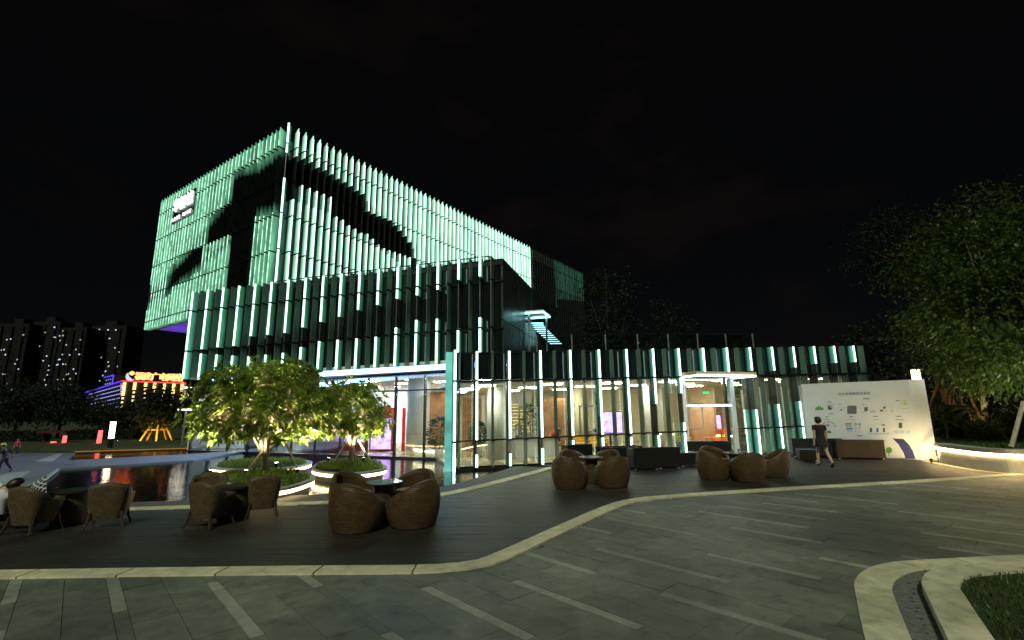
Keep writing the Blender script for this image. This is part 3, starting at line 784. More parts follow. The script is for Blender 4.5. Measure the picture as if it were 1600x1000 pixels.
MB().fbox(F_p, LP-.15, LP-.02, -PD, -.12, 0, lambda s: pt(s)-.2).build('end_wall', 'cream_wall', pav)
# canopy and door
zc_ = hz((sd0+sd1)/2)
MB().fbox(F_p, sd0-.25, sd1+.2, -.1, 1.15, zc_-.02, zc_+.12).build('canopy', 'tan_stone', pav)
MB().fbox(F_p, sd0-.2, sd1+.15, 1.02, 1.19, zc_-.07, zc_-.03).build('canopy_light', 'led_cool', pav)
MB().fbox(F_p, sd0-.2, sd0-.08, .0, 1.0, zc_-.07, zc_-.03).build('canopy_light', 'led_cool', pav)
MB().fbox(F_p, sd1+.03, sd1+.15, .0, 1.0, zc_-.07, zc_-.03).build('canopy_light', 'led_cool', pav)
zdoor = zat(*(F_p[0]+pav_dir*((sd0+sd1)/2)).xy, 633)
dfr = MB()
dfr.fbox(F_p, sd0, sd0+.07, -.15, .04, .03, zc_-.05).fbox(F_p, sd1-.22, sd1-.02, -.15, .05, .03, zc_-.05)
d_ = dfr.build('door_frame', 'white_wall', pav)
MB().fbox(F_p, sd0+.08, sd1-.23, -.14, .03, zdoor-.04, zdoor+.05).build('door_head', 'white_wall', d_)
MB().fbox(F_p, sd0+.08, sd1-.23, -.05, -.03, zdoor+.06, zc_-.06).build('fanlight', 'glass_clear', pav)
MB().fbox(F_p, sd0+.08, sd1-.23, .031, .045, zdoor-.035, zdoor-.01).build('door_light', 'led_cool', pav)
ld = MB().fbox(F_p, sd0+.1, sd0+.16, -.8, -.1, .05, zdoor-.06); ld.build('open_leaf', 'glass_clear', pav)
ld = MB().fbox(F_p, sd1-.9, sd1-.26, -.30, -.26, .05, zdoor-.06); ld.build('open_leaf', 'glass_clear', pav)
# ceiling lights of the pavilion
for s in np.linspace(1.6, LP-1.2, 7):
    for d in (-1.8, -4.6, -7.6):
        zz = 2.98+.52*s/LP-.035
        MB().fbox(F_p, s-.45, s+.45, d-.16, d+.16, zz-.02, zz+.01).build('ceiling_light', 'ceil_warm', pav)

# ------------------------------------------------------------------ lobby under the middle block
gl, gr = G(464, 711, -.06), G(699, 719, -.06)
F_lr = frame(gl, gr); LO = F_lr[0]-F_lr[1]*8.6
F_l = (LO, F_lr[1], F_lr[2]); LL = 8.6+(gr-gl).length+.2
lob = thing('glass_lobby', 'tall lit lobby behind clear glass at the edge of the pool', 'building', (gr.x, gr.y, 0))
zl = lambda s: mb_(s697)-.35
zch = 3.62
mpx = [617, 663, 697]
step = s_at_px(F_l, 663, 1.5)-s_at_px(F_l, 617, 1.5); sref = s_at_px(F_l, 663, 1.5)
ms = [sref+step*k for k in range(-12, 3) if .05 < sref+step*k < LL+.2]
ztr = zat(*(F_l[0]+F_l[1]*sref).xy, 609)
MB().fbox(F_l, 0, LL, -.1, .05, -.3, .02).build('sill', 'dark_metal', lob)
MB().fbox(F_l, 0, LL, -.06, .04, ztr-.03, ztr+.03).build('transom', 'dark_metal', lob)
for a0, a1 in zip(ms, ms[1:]+[LL]):
    MB().fbox(F_l, a0-.03, a0+.03, -.1, .05, .02, zch).build('mullion', 'dark_metal', lob)
    if a1-a0 > .1:
        MB().fbox(F_l, a0+.035, a1-.035, -.01, .005, .03, ztr-.03).build('pane', 'glass_clear', lob)
        MB().fbox(F_l, a0+.035, a1-.035, -.01, .005, ztr+.03, zch).build('pane', 'glass_clear', lob)
lb = [F_l[0]-F_l[2]*.05, F_l[0]+F_l[1]*(LL+1.2)-F_l[2]*.05, F_l[0]+F_l[1]*(LL+1.2)-F_l[2]*8.5, F_l[0]-F_l[2]*8.5]
MB().prism([tuple(p) for p in lb], -.3, .022).build('floor', 'floor_in', lob)
MB().prism([tuple(p) for p in lb], zch, zch+.05).build('ceiling', 'ceiling', lob)
MB().fbox(F_l, 0, LL+.2, -8.7, -8.5, 0, zch).build('back_wall', 'white_wall', lob)
MB().fbox(F_l, -.15, 0, -8.7, .0, 0, zch).build('end_wall', 'white_wall', lob)
for s in np.linspace(1.2, LL-.6, 7):
    for d in (-1.6, -4.2, -6.8): MB().fbox(F_l, s-.4, s+.4, d-.15, d+.15, zch-.03, zch-.005).build('ceiling_light', 'ceil_soft' if s > LL*.45 else 'ceil_cool', lob)
for k in range(4): MB().fbox(F_l, .25+1.15*k, 1.32+1.15*k, -1.32, -1.25, .08, 2.5).build('fill_panel', 'fill_glow', lob)  # glowing panels added to brighten the lobby end and its pool reflection
def on(px, py, Y): p = V(px, py, Y); return p
def column(parent, px, Y, r, z1, mt):
    p = V(px, 700, Y); return MB().lathe([(r, 0.03), (r, z1)], 28, (p.x, p.y, 0)).build('column', mt, parent, True)
column(lob, 652, 23.6, .55, zch, 'column_white'); column(lob, 600, 29.0, .5, zch, 'column_white'); column(lob, 510, 27.0, .5, zch, 'column_white')
column(lob, 435, 27.5, .5, zch, 'column_white'); column(lob, 395, 27.0, .4, zch, 'column_white')
column(pav, 776, 20.6, .40, 2.98, 'column_white'); column(pav, 900, 25.4, .42, 3.1, 'cream_wall'); column(pav, 1103, 29.2, .72, 3.3, 'tan_stone'); column(pav, 1024, 25.5, .5, 3.2, 'column_white'); column(pav, 1215, 26.5, .4, 3.4, 'column_white')
# panels standing inside
def panel(name, px0, px1, py0, py1, Y, mt, parent, th=.08):
    a, b = V(px0, py1, Y), V(px1, py0, Y); return MB().box(a.x, b.x, Y, Y+th, max(.03, a.z), b.z).build(name, mt, parent)
panel('wood_wall', 669, 700, 612, 722, 25.2, 'wood_panel', lob)
panel('wood_wall', 722, 752, 622, 722, 25.0, 'wood_panel', pav); panel('wood_wall', 846, 888, 622, 722, 27.2, 'wood_panel', pav)
panel('wall_panel', 753, 757, 618, 722, 24.9, 'white_wall', pav)
panel('wood_wall', 1128, 1146, 628, 720, 30.4, 'wood_panel', pav)
panel('red_backdrop', 575, 617, 637, 730, 25.6, 'red_panel', lob); panel('red_backdrop', 626, 634, 637, 730, 25.5, 'red_panel', lob)
panel('red_backdrop', 470, 575, 690, 730, 25.8, 'red_panel', lob)

# ================================================================== INSIDE THE GLASS
def place(px, py, z=0.0): return G(px, py, z)
# screens
def screen(px0, px1, py0, py1, Y, label):
    a, b = V(px0, py1, Y), V(px1, py0, Y)
    t = thing('display_screen', label, 'screen', ((a.x+b.x)/2, Y, 0))
    MB().box(a.x, b.x, Y, Y+.06, a.z, b.z).build('casing', 'dark_metal', t)
    MB().box(a.x+.03, b.x-.03, Y-.012, Y-.002, a.z+.03, b.z-.03).build('display', 'screen_purple', t)
    MB().box((a.x+b.x)/2-.05, (a.x+b.x)/2+.05, Y+.07, Y+.12, .03, a.z+.2).box((a.x+b.x)/2-.35, (a.x+b.x)/2+.35, Y+.0, Y+.3, .035, .06).build('stand', 'dark_metal', t)
    return t
screen(934, 972, 643, 677, 24.6, 'glowing violet display screen inside the pavilion near the middle of the glass front')
screen(578, 613, 652, 703, 25.3, 'large violet lit display in front of the red backdrop in the lobby')
screen(470, 545, 655, 692, 25.5, 'wide violet display behind the two pool trees in the lobby')
screen(1120, 1126, 648, 676, 29.0, 'narrow white violet screen beside the tan column behind the open door')
# stair with lit treads
p = V(812, 700, 26.0)
t = thing('lit_staircase', 'indoor staircase with glowing orange treads behind the pavilion glass', 'staircase', (p.x, p.y, .03))
for k in range(15):
    z = .17+.19*k; y0 = p.y+.27*k; x0 = p.x-.75+.02*k
    tr = MB().box(x0, x0+1.25, y0, y0+.30, z-.045, z).build('tread', 'wood_panel', t)
    MB().box(x0, x0+1.25, y0-.012, y0-.002, z-.06, z-.02).build('tread_light', 'sign_yel', tr)
for dx in (-.81, .62):
    b = MB(); b.hexa([(p.x+dx, p.y-.05, .0), (p.x+dx+.04, p.y-.05, .0), (p.x+dx+.34, p.y+4.2, 2.7), (p.x+dx+.3, p.y+4.2, 2.7), (p.x+dx, p.y-.05, .3), (p.x+dx+.04, p.y-.05, .3), (p.x+dx+.34, p.y+4.2, 3.0), (p.x+dx+.3, p.y+4.2, 3.0)]); b.build('stringer', 'wood_panel', t)
# exit sign
p = V(1103, 613.5, 24.6)
t = thing('exit_sign', 'small green lit exit sign hanging above the pavilion door', 'sign', p)
MB().box(p.x-.19, p.x+.19, p.y, p.y+.04, p.z-.075, p.z+.075).build('casing', 'dark_metal', t)
MB().box(p.x-.17, p.x+.17, p.y-.012, p.y-.002, p.z-.06, p.z+.06).build('face', 'exit_green', t)
MB().box(p.x-.01, p.x+.01, p.y+.01, p.y+.03, p.z+.08, 3.35).build('hanger', 'dark_metal', t)
# counter and things on it
a, b_ = V(806, 700, 20.6), V(868, 700, 21.6)
t = thing('reception_counter', 'long pale counter just inside the pavilion glass', 'counter', ((a.x+b_.x)/2, 21, 0))
F_c = frame(a, b_); lc = (b_-a).xy.length
MB().fbox(F_c, 0, lc, -.6, 0, .036, .78).build('body', 'white_wall', t)
MB().fbox(F_c, -.05, lc+.05, -.65, .05, .785, .83).build('top', 'cream_wall', t)
p = V(866, 694, 21.4)
t = thing('red_vase', 'round red vase on the end of the pale counter', 'vase', (p.x, p.y, .83))
b = MB().lathe([(.06, 0), (.15, .08), (.17, .18), (.12, .28), (.05, .33), (.07, .38)], 16, (p.x, p.y, .832)); b.build('body', 'red_panel', t, True)
MB().lathe([(.055, 0), (.05, .02)], 12, (p.x, p.y, 1.213)).build('mouth', 'dark_metal', t)
def soft_seat(name, label, px, py, wd, mt, rz=0, d=.75, z=.035):
    p = G(px, py, z); t = thing(name, label, 'sofa', p); t.rotation_euler.z = rz
    o = ORG[t.name]; X, Y, Z = o
    bevel(MB().box(X-wd/2, X+wd/2, Y, Y+d, Z+.14, Z+.40).build('seat', mt, t), .03)
    bevel(MB().box(X-wd/2, X+wd/2, Y+d-.16, Y+d+.02, Z+.41, Z+.80).build('backrest', mt, t), .03)
    for s_ in (-1, 1):
        bevel(MB().box(X+s_*(wd/2-.07)-.07, X+s_*(wd/2-.07)+.07, Y+.01, Y+d-.18, Z+.41, Z+.58).build('armrest', mt, t), .03)
        for yy in (.06, d-.1): MB().box(X+s_*(wd/2-.08)-.02, X+s_*(wd/2-.08)+.02, Y+yy, Y+yy+.04, Z, Z+.135).build('leg', 'dark_metal', t)
    return t
mat('mustard', (.62, .36, .05), .8); mat('orange', (.7, .17, .02), .7); mat('beige_fabric', (.45, .38, .28), .9)
soft_seat('indoor_sofa', 'mustard yellow sofa seen through the open pavilion door', 1098, 691, 1.7, 'mustard')
soft_seat('indoor_armchair', 'orange armchair right of the mustard sofa behind the door', 1122, 693, .9, 'orange', -.5)
soft_seat('indoor_sofa', 'pale yellow sofa inside the glass below the violet screen', 925, 705, 1.8, 'mustard', .2)
soft_seat('indoor_armchair', 'beige armchair inside the glass left of the door', 1025, 700, .9, 'beige_fabric', .3)
def small_table(name, label, p, r, h, mt_top, mt_leg='dark_metal', legs=3, cat='table'):
    t = thing(name, label, cat, p); X, Y, Z = p
    MB().lathe([(r, h-.03), (r, h)], 24, (X, Y, Z)).build('tabletop', mt_top, t)
    for k in range(legs):
        a = 2*math.pi*k/legs+.4; MB().tube([(X+math.cos(a)*r*.8, Y+math.sin(a)*r*.8, Z), (X+math.cos(a)*r*.5, Y+math.sin(a)*r*.5, Z+h-.03)], .016, 6).build('leg', mt_leg, t)
    return t
small_table('indoor_table', 'small orange table in front of the mustard sofa behind the door', G(1112, 698, .035), .42, .48, 'orange')
small_table('indoor_table', 'dark round cafe table inside the pavilion right of the lit column', G(916, 694, .035), .45, .74, 'dark_metal')
def indoor_chair(label, p, rz):
    t = thing('indoor_chair', label, 'chair', p); X, Y, Z = p; t.rotation_euler.z = rz
    MB().box(X-.22, X+.22, Y-.22, Y+.22, Z+.43, Z+.47).build('seat', 'dark_metal', t)
    MB().box(X-.2, X+.2, Y+.19, Y+.22, Z+.62, Z+.88).build('backrest', 'dark_metal', t)
    for sx in (-1, 1):
        for sy in (-1, 1): MB().tube([(X+sx*.2, Y+sy*.2, Z), (X+sx*.19, Y+sy*.19, Z+(.43 if sy < 0 else .86))], .014, 6).build('leg', 'dark_metal', t)
indoor_chair('dark cafe chair left of the round table inside the pavilion', G(906, 695, .035), .6)
indoor_chair('dark cafe chair right of the round table inside the pavilion', G(927, 694, .035), -1.0)
# indoor plants
def indoor_plant(label, px, py, h, r, conical=False, z=.03):
    p = G(px, py, z); t = thing('indoor_plant', label, 'plant', p)
    MB().lathe([(.15, 0), (.21, .34), (.22, .38), (.18, .38), (.17, .34)], 16, p).build('pot', 'white_wall', t, True)
    MB().tube([p+Vector((0, 0, .3)), p+Vector((.03, 0, .7)), p+Vector((0, .02, h*.75))], [.03, .025, .015], 6).build('stem', 'bark', t)
    C, D = [], []
    for _ in range(520):
        k = random.random(); a = random.random()*6.28; zz = .55+(h-.55)*k
        rr = r*((1-k)*.9+.1 if conical else math.sin(math.pi*min(.97, k*.8+.15)))*math.sqrt(random.random())
        C.append((p.x+rr*math.cos(a), p.y+rr*math.sin(a), zz)); D.append((math.cos(a), math.sin(a), random.uniform(-.3, .6)))
    leaves('foliage', 'leaf_in', C, D, .20, .08, t)
indoor_plant('bushy potted plant in the lobby beside the turquoise corner blade', 686, 716, 1.75, .55)
indoor_plant('tall dark cone shaped plant inside the pavilion beside the lit stair', 829, 709, 2.3, .75, True)
indoor_plant('low leafy plant inside the pavilion right of the white column', 748, 712, 1.5, .4)
# curved glowing bench in the lobby
pts = catmull([G(640, 708, .05)+Vector((0, 0, 0)), G(655, 712.5, .05), G(680, 714, .05), G(704, 712.5, .05)], 8)
t = thing('curved_bench', 'curved white bench with a glowing edge in the lobby', 'bench', pts[len(pts)//2])
MB().ribbon(off(pts, .02), off(pts, .45), .03, .36).build('seat', 'white_wall', t)
MB().ribbon(off(pts, -.03), off(pts, .015), .24, .31).build('edge_light', 'led_warm', t)
pts = [V(722, 702, 19.5), V(745, 697, 20.6), V(772, 694, 22.0), V(800, 691, 23.5)]
pts = catmull(pts, 6)
t = thing('light_rail', 'thin warm light line rising to the right behind the left end of the pavilion glass', 'light', pts[0])
MB().tube(pts, .02, 6).build('tube', 'led_warm', t)
for q in (pts[0], pts[9], pts[-1]): MB().tube([(q.x, q.y, .035), (q.x, q.y, q.z-.02)], .015, 6).build('post', 'steel', t)

# ================================================================== ROOF TERRACE
def railing(name, label, P, h, n, zf):
    t = thing(name, label, 'railing', P[0])
    for a, b in zip(P, P[1:]):
        for k in range(n+1):
            q = a.lerp(b, k/n); MB().box(q.x-.025, q.x+.025, q.y-.025, q.y+.025, zf(q), zf(q)+h).build('post', 'steel', t)
            if k < n:
                r = a.lerp(b, (k+1)/n); Fr = frame(q, r); l = (r-q).xy.length
                MB().fbox(Fr, .05, l-.05, -.006, .006, zf(q)+.08, zf(q)+h-.06).build('pane', 'glass_rail', t)
        Fr = frame(a, b); l = (b-a).xy.length
        za, zb = zf(a)+h, zf(b)+h; f_ = lambda s, o=0: za+(zb-za)*s/l
        MB().fbox(Fr, 0, l, -.025, .025, lambda s: f_(s)+.002, lambda s: f_(s)+.04).build('handrail', 'dark_metal', t)
    return t
pr = lambda s, d: F_p[0]+pav_dir*s+pav_n*d
ps = lambda q: pt((q-F_p[0]).dot(pav_dir))-.08
railing('glass_railing', 'glass railing with slim posts along the roof edge of the pavilion', [pr(s_at_px(F_p, 862, 4.6), -1.7), pr(s_at_px(F_p, 1222, 4.9), -1.7)], 1.0, 7, ps)
pm = lambda s, d: F_m[0]+F_m[1]*s+F_m[2]*d
ms_ = lambda q: mt_((q-F_m[0]).dot(F_m[1]))-.1
railing('roof_railing', 'dark roof railing with glass along the top of the middle block', [pm(3.6, -1.0), pm(LM-.9, -1.0), pm(LM-.9, -3.4)], .55, 8, ms_)
C, D = [], []
for _ in range(900):
    s = random.uniform(6.0, 8.2); q = pm(s, -1.5+random.uniform(-.3, .3)); C.append((q.x, q.y, ms_(q)+random.random()*.5)); D.append((random.uniform(-1, 1), random.uniform(-1, 1), .6))
pl_ = thing('roof_shrub', 'low leafy shrub behind the railing on top of the middle block', 'shrub', (pm(7, -1.5).x, pm(7, -1.5).y, ms_(pm(7, -1.5))))
leaves('foliage', 'leaf_dark', C, D, .12, .06, pl_)
MB().fbox(F_m, 6.0, 8.2, -1.9, -1.2, lambda s: mt_(s)-.09, lambda s: mt_(s)+.05).build('trough', 'dark_metal', pl_)
# glowing canopy frame and lit steps at the end of the side wall
a, b_, c_, d_2 = V(814, 490.5, 24.5), V(857, 488, 26.6), V(858, 487, 28.0), V(818, 489, 26.2)
z_ = a.z
t = thing('terrace_canopy', 'cyan white glowing rectangular canopy frame at the far end of the middle block', 'canopy', (a.x, a.y, z_))
q4 = [V(814, 491, 25.0), V(851, 496, 24.5), V(858.5, 489.5, 27.0), V(824, 487.5, 27.4)]
zz = 6.45
q4 = [G(815, 490, zz), G(826, 497.5, zz), G(859, 495, zz), G(849, 487.5, zz)]
for i in range(4):
    a, b_ = q4[i], q4[(i+1) % 4]; MB().tube([a, b_], .045, 6).build('light_bar', 'led_cyan', t)
MB().prism([tuple(q) for q in q4], zz+.06, zz+.12).build('slab', 'white_wall', t)
MB().box(q4[0].x+.3, q4[0].x+.38, q4[0].y+.1, q4[0].y+.18, 4.1, zz+.05).build('post', 'steel', t)
MB().box(q4[2].x-.2, q4[2].x-.12, q4[2].y+.1, q4[2].y+.18, 4.1, zz+.05).build('post', 'steel', t)
t = thing('terrace_steps', 'flight of cyan lit steps below the glowing canopy frame', 'steps', G(850, 520, 5.2))
for k in range(11):
    p = V(838+3.3*k, 504+3.2*k, 23.2+.22*k); MB().box(p.x-.42+.01*k, p.x+.36-.01*k, p.y, p.y+.26, p.z-.05, p.z).build('tread', 'dark_metal', t)
    MB().box(p.x-.4, p.x+.34, p.y-.02, p.y-.004, p.z-.045, p.z-.012).build('tread_light', 'led_cyan', t)
pa, pb = V(838, 508, 23.2), V(872, 541, 25.6)
MB().tube([pa+Vector((.4, 0, 0)), pb+Vector((.4, 0, 0))], .05, 6).build('stringer', 'dark_metal', t)

# ================================================================== POOL ISLANDS AND THEIR TREES
def island(label, px, zt=.26):
    P = catmull([G(x, y, zt) for x, y in px], 6, True)
    cx = sum(p.x for p in P)/len(P); cy = sum(p.y for p in P)/len(P); c = Vector((cx, cy, 0))
    t = thing('island_planter', label, 'planter', (cx, cy, WZ), 'lit round planters standing in the pool')
    sh = lambda k: [c+(Vector((p.x, p.y, 0))-c)*k for p in P]
    cl = lambda q: q+[q[0]]
    MB().prism([tuple(p) for p in sh(.90)], -.2, .10).build('plinth', 'basin', t)
    MB().ribbon(cl(sh(1.0)), cl(sh(.90)), .20, zt).build('rim', 'concrete', t)
    MB().ribbon(cl(sh(.985)), cl(sh(.93)), .11, .190).build('light_strip', 'led_warm_strong', t)
    b = MB(); q = sh(.905); k = len(q)
    b.v.append((cx, cy, zt+.12)); b.v += [(p.x, p.y, zt-.03) for p in q]
    for r_ in range(k): b.face((0, 1+r_, 1+(r_+1) % k))
    b.build('soil', 'lawn', t, True)
    pts = []
    rx = max(abs(p.x-cx) for p in P); ry = max(abs(p.y-cy) for p in P); poly = sh(.88)
    while len(pts) < 2600:
        x, y_ = cx+random.uniform(-rx, rx), cy+random.uniform(-ry, ry); xs = scan(poly, y_)
        if len(xs) >= 2 and xs[0] < x < xs[-1]: pts.append((x, y_, zt-.03+.12*max(0, 1-math.hypot((x-cx)/rx, (y_-cy)/ry))))
    o = blades('grass', pts, .11, None, t, 'leaf_frangi', .02)
    return t, c
island('front round planter with a glowing warm rim under the large pool tree', [(337, 742), (348, 754), (390, 763), (440, 763), (482, 752), (492, 744), (468, 736), (420, 733), (365, 734)])
island('long low planter with a glowing rim behind the large pool tree', [(331, 728), (345, 732), (400, 732), (460, 729), (488, 722), (470, 718), (400, 717), (350, 720)])
island('planter with a glowing double line under the smaller pool tree', [(487, 730), (500, 736), (545, 739), (585, 736), (605, 730), (590, 721), (545, 716), (505, 720)])

def frangi(label, base, C, rad, ntip, leaf, seed, limbs=8):
    rnd = random.Random(seed)
    t = thing('frangipani_tree', label, 'tree', base)
    b = MB(); fork = base+Vector((rnd.uniform(-.05, .05), 0, .42)); fork2 = fork+Vector((0, 0, .18))
    b.tube([base-Vector((0, 0, .1)), base+Vector((.01, 0, .2)), fork, fork2], [.11, .085, .08, .06], 8)
    nodes = []
    for k in range(limbs):
        a = 2*math.pi*k/limbs+rnd.uniform(-.25, .25); r = rnd.uniform(.45, .62)
        end = C+Vector((math.cos(a)*rad.x*r, math.sin(a)*rad.y*r, rnd.uniform(-.15, .3)*rad.z))
        m1 = fork.lerp(end, .35)+Vector((0, 0, .08+rnd.uniform(-.05, .1))); m2 = fork.lerp(end, .7)+Vector((rnd.uniform(-.1, .1), rnd.uniform(-.1, .1), .05))
        pth = catmull([fork+Vector((0, 0, -.03)), m1, m2, end], 4); b.tube(pth, [.05-.03*i/len(pth) for i in range(len(pth))], 6)
        nodes += pth[4:]
    for k in range(3):
        a = rnd.random()*6.28; end = C+Vector((math.cos(a)*.3*rad.x, math.sin(a)*.3*rad.y, .45*rad.z)); pth = catmull([fork2, fork2.lerp(end, .5), end], 4); b.tube(pth, [.045-.025*i/len(pth) for i in range(len(pth))], 6); nodes += pth[3:]
    LC, LD = [], []
    for k in range(ntip):
        z = rnd.uniform(-.75, 1); a = rnd.random()*6.283; rr = math.sqrt(max(0, 1-z*z)); sh_ = rnd.uniform(.62, 1.04)*(1+.10*math.sin(3*a+seed)+.07*math.sin(7*a+2*z*3))
        d = Vector((rr*math.cos(a), rr*math.sin(a), z))
        tip = C+Vector((d.x*rad.x, d.y*rad.y, d.z*rad.z))*sh_
        if z < -.2: tip = C+Vector((d.x*rad.x*1.12, d.y*rad.y*1.12, d.z*rad.z))*max(sh_, .85)
        nn = min(nodes, key=lambda q: (q-tip).length)
        mid = nn.lerp(tip, .55)+Vector((rnd.uniform(-.06, .06), rnd.uniform(-.06, .06), -.05))
        b.tube([nn, mid, tip], [.018, .014, .012], 4, cap=False)
        out = (tip-C).normalized()*.75+Vector((0, 0, .35))
        for j in range(13):
            aa = 2*math.pi*j/13+rnd.random()*.4; u = out.orthogonal().normalized(); v = out.normalized().cross(u)
            dd = (u*math.cos(aa)+v*math.sin(aa))*rnd.uniform(.6, 1.1)+out*rnd.uniform(.25, .8)
            LC.append(tip-dd*.02); LD.append(dd.normalized())
    b.build('trunk', 'bark', t, True)
    leaves('crown', 'leaf_frangi', [tuple(c) for c in LC], [tuple(d) for d in LD], leaf, leaf*.27, t, droop=.45)
    return t
def stake(parent, a, b, r=.03, mt='stake_pale'): return MB().tube([a, b], r, 7).build('stake', mt, parent)
B1 = G(414, 739, .30); Yc = B1.y
c1, xl, xr, zt_ = V(408, 645, Yc), V(312, 640, Yc).x, V(530, 640, Yc).x, zat(V(408, 600, Yc).x, Yc, 572)
zl_ = V(408, 712, Yc).z
T1 = frangi('large spreading pool tree with long leaves lit from below', B1, Vector(((xl+xr)/2, Yc, zl_*.45+zt_*.55)), Vector(((xr-xl)/2*.93, (xr-xl)/2*.9, (zt_-zl_)*.5)), 820, .25, 3, 12)
stake(T1, V(443, 684, Yc+.3), V(466, 736, Yc-.3)); stake(T1, V(418, 694, Yc), V(384, 738, Yc-.5)); stake(T1, V(420, 690, Yc+.1), V(398, 733, Yc+.7))
B2 = G(548, 722, .30); Y2 = B2.y
zt2, zl2 = zat(V(548, 620, Y2).x, Y2, 601), V(548, 702, Y2).z
x0, x1 = V(493, 645, Y2).x, V(609, 645, Y2).x
T2 = frangi('smaller pool tree with long leaves in front of the lobby glass', B2, Vector(((x0+x1)/2, Y2, zl2*.45+zt2*.55)), Vector(((x1-x0)/2*.93, (x1-x0)/2*.9, (zt2-zl2)*.5)), 380, .25, 11, 9)
stake(T2, V(557, 684, Y2), V(578, 718, Y2-.2)); stake(T2, V(545, 684, Y2), V(519, 726, Y2-.6)); stake(T2, V(550, 688, Y2+.1), V(556, 718, Y2+.6))
def spot(label, p, target, power, color=(1, .86, .55), ang=100, r=.05, lift=0):
    p = Vector(p)+Vector((0, 0, lift))
    t = thing('ground_spotlight', label, 'spotlight', p, 'small spotlights aimed into the trees')
    d = (target-p).normalized(); X = Vector(p)
    MB().tube([X, X+Vector((0, 0, .06))], .02, 8).build('spike', 'dark_metal', t)
    MB().tube([X+Vector((0, 0, .06)), X+Vector((0, 0, .06))+d*.1], [.04, .055], 12).build('housing', 'dark_metal', t)
    MB().tube([X+Vector((0, 0, .06))+d*.101, X+Vector((0, 0, .06))+d*.106], .045, 12).build('lens', 'lamp_head', t)
    l = bpy.data.lights.new('spot_lamp', 'SPOT'); l.energy = power; l.color = color; l.spot_size = R(ang); l.spot_blend = .6; l.shadow_soft_size = r
    o = bpy.data.objects.new('spot_lamp', l); col.objects.link(o); o.parent = t; o.location = Vector((0, 0, .06))+d*.13; o.rotation_euler = d.to_track_quat('-Z', 'Y').to_euler()
    return t
spot('ground spotlight at the left front of the large pool tree', B1+Vector((-1.2, -.6, 0)), B1+Vector((-1.1, -.3, 2.2)), 1700, lift=.0)
spot('ground spotlight at the right front of the large pool tree', B1+Vector((1.15, -.55, 0)), B1+Vector((1.0, -.3, 2.2)), 1700, lift=.0)
spot('ground spotlight close before the large pool tree trunk', B1+Vector((-.15, -.75, 0)), B1+Vector((-.1, -.4, 2.2)), 420, lift=.0)
spot('ground spotlight behind the large pool tree trunk', B1+Vector((.1, .45, 0)), B1+Vector((0, .3, 2)), 600, lift=.08)
spot('ground spotlight at the right front of the smaller pool tree', B2+Vector((.6, -.55, 0)), B2+Vector((.35, .1, 2)), 800, lift=.03)
spot('ground spotlight at the left front of the smaller pool tree', B2+Vector((-.6, -.5, 0)), B2+Vector((-.35, .1, 2)), 800, lift=.03)

# ================================================================== TERRACE FURNITURE
def shell(sup, n, H, Rb, Rm, Rt, th, zb, seat_z, name, mt, t, back=math.pi/2):
    """closed wicker shell: height and girth vary round the seat; sup=1 round, >1 squarer"""
    rows = 7; b = MB(); uv = []
    def ring(a, k, inner):
        h = H(a); z = zb+(h-zb)*k
        R_ = Rb+(Rm-Rb)*math.sin(math.pi*min(1, k*.62)) if k < .8 else None
        R_ = Rb*(1-k)**2+2*Rm*k*(1-k)+Rt*k*k
        if inner: R_ -= th
        ca, sa = math.cos(a), math.sin(a)
        q = (abs(ca)**(2*sup)+abs(sa)**(2*sup))**(-1/(2*sup))
        return (ca*q*R_, sa*q*R_, z)
    nn = n+1
    for k in range(rows+1):
        for i in range(nn):
            a = 2*math.pi*i/n; p = ring(a, k/rows, False); b.v.append(p); uv.append((i/n*2.4, p[2]))
    for k in range(rows+1):
        for i in range(nn):
            a = 2*math.pi*i/n; p = list(ring(a, 1-k/rows, True)); p[2] = max(p[2], seat_z) if k else p[2]+.0
            b.v.append(tuple(p)); uv.append((i/n*2.4, p[2]))
    for k in range(2*rows+1):
        for i in range(n): b.face((k*nn+i, k*nn+i+1, (k+1)*nn+i+1, (k+1)*nn+i))
    o = b.build(name, mt, t, True, uv)
    m_ = o.modifiers.new('weld', 'WELD'); m_.merge_threshold = .0005
    return o
def tub_chair():
    t = thing('tub_chair', 'x', 'chair', (0, 0, 0), 'round woven tub chairs on the deck')
    H = lambda a: .43+.40*max(0, .5+.5*math.sin(a))**1.25          # high at +y (the back)
    shell(1.0, 40, H, .335, .46, .37, .075, .02, .36, 'shell', 'wicker', t)
    MB().lathe([(.30, .02), (.325, .0), (.30, .36)], 32, (0, 0, .0)).build('base', 'wicker_black', t)
    MB().lathe([(.27, .365), (.315, .385), (.315, .43), (.27, .455), (.1, .462)], 28).build('seat_cushion', 'cushion', t, True)
    return t
def arm_chair():
    t = thing('wicker_armchair', 'x', 'chair', (0, 0, 0), 'woven armchairs on legs on the deck')
    H = lambda a: .60+.26*max(0, math.sin(a))**.8
    shell(2.2, 40, H, .25, .335, .36, .06, .16, .38, 'shell', 'wicker_pale', t)
    MB().box(-.25, .25, -.26, .24, .30, .375).build('seat', 'wicker_black', t)
    bevel(MB().box(-.26, .26, -.29, .25, .377, .45).build('seat_cushion', 'cushion', t), .03)
    for sx in (-1, 1):
        for sy in (-1, 1): MB().tube([(sx*.25, sy*.24, .30), (sx*.27, sy*.26, .15), (sx*.32, sy*.31, 0)], [.03, .028, .02], 7).build('leg', 'wicker_pale', t)
    return t
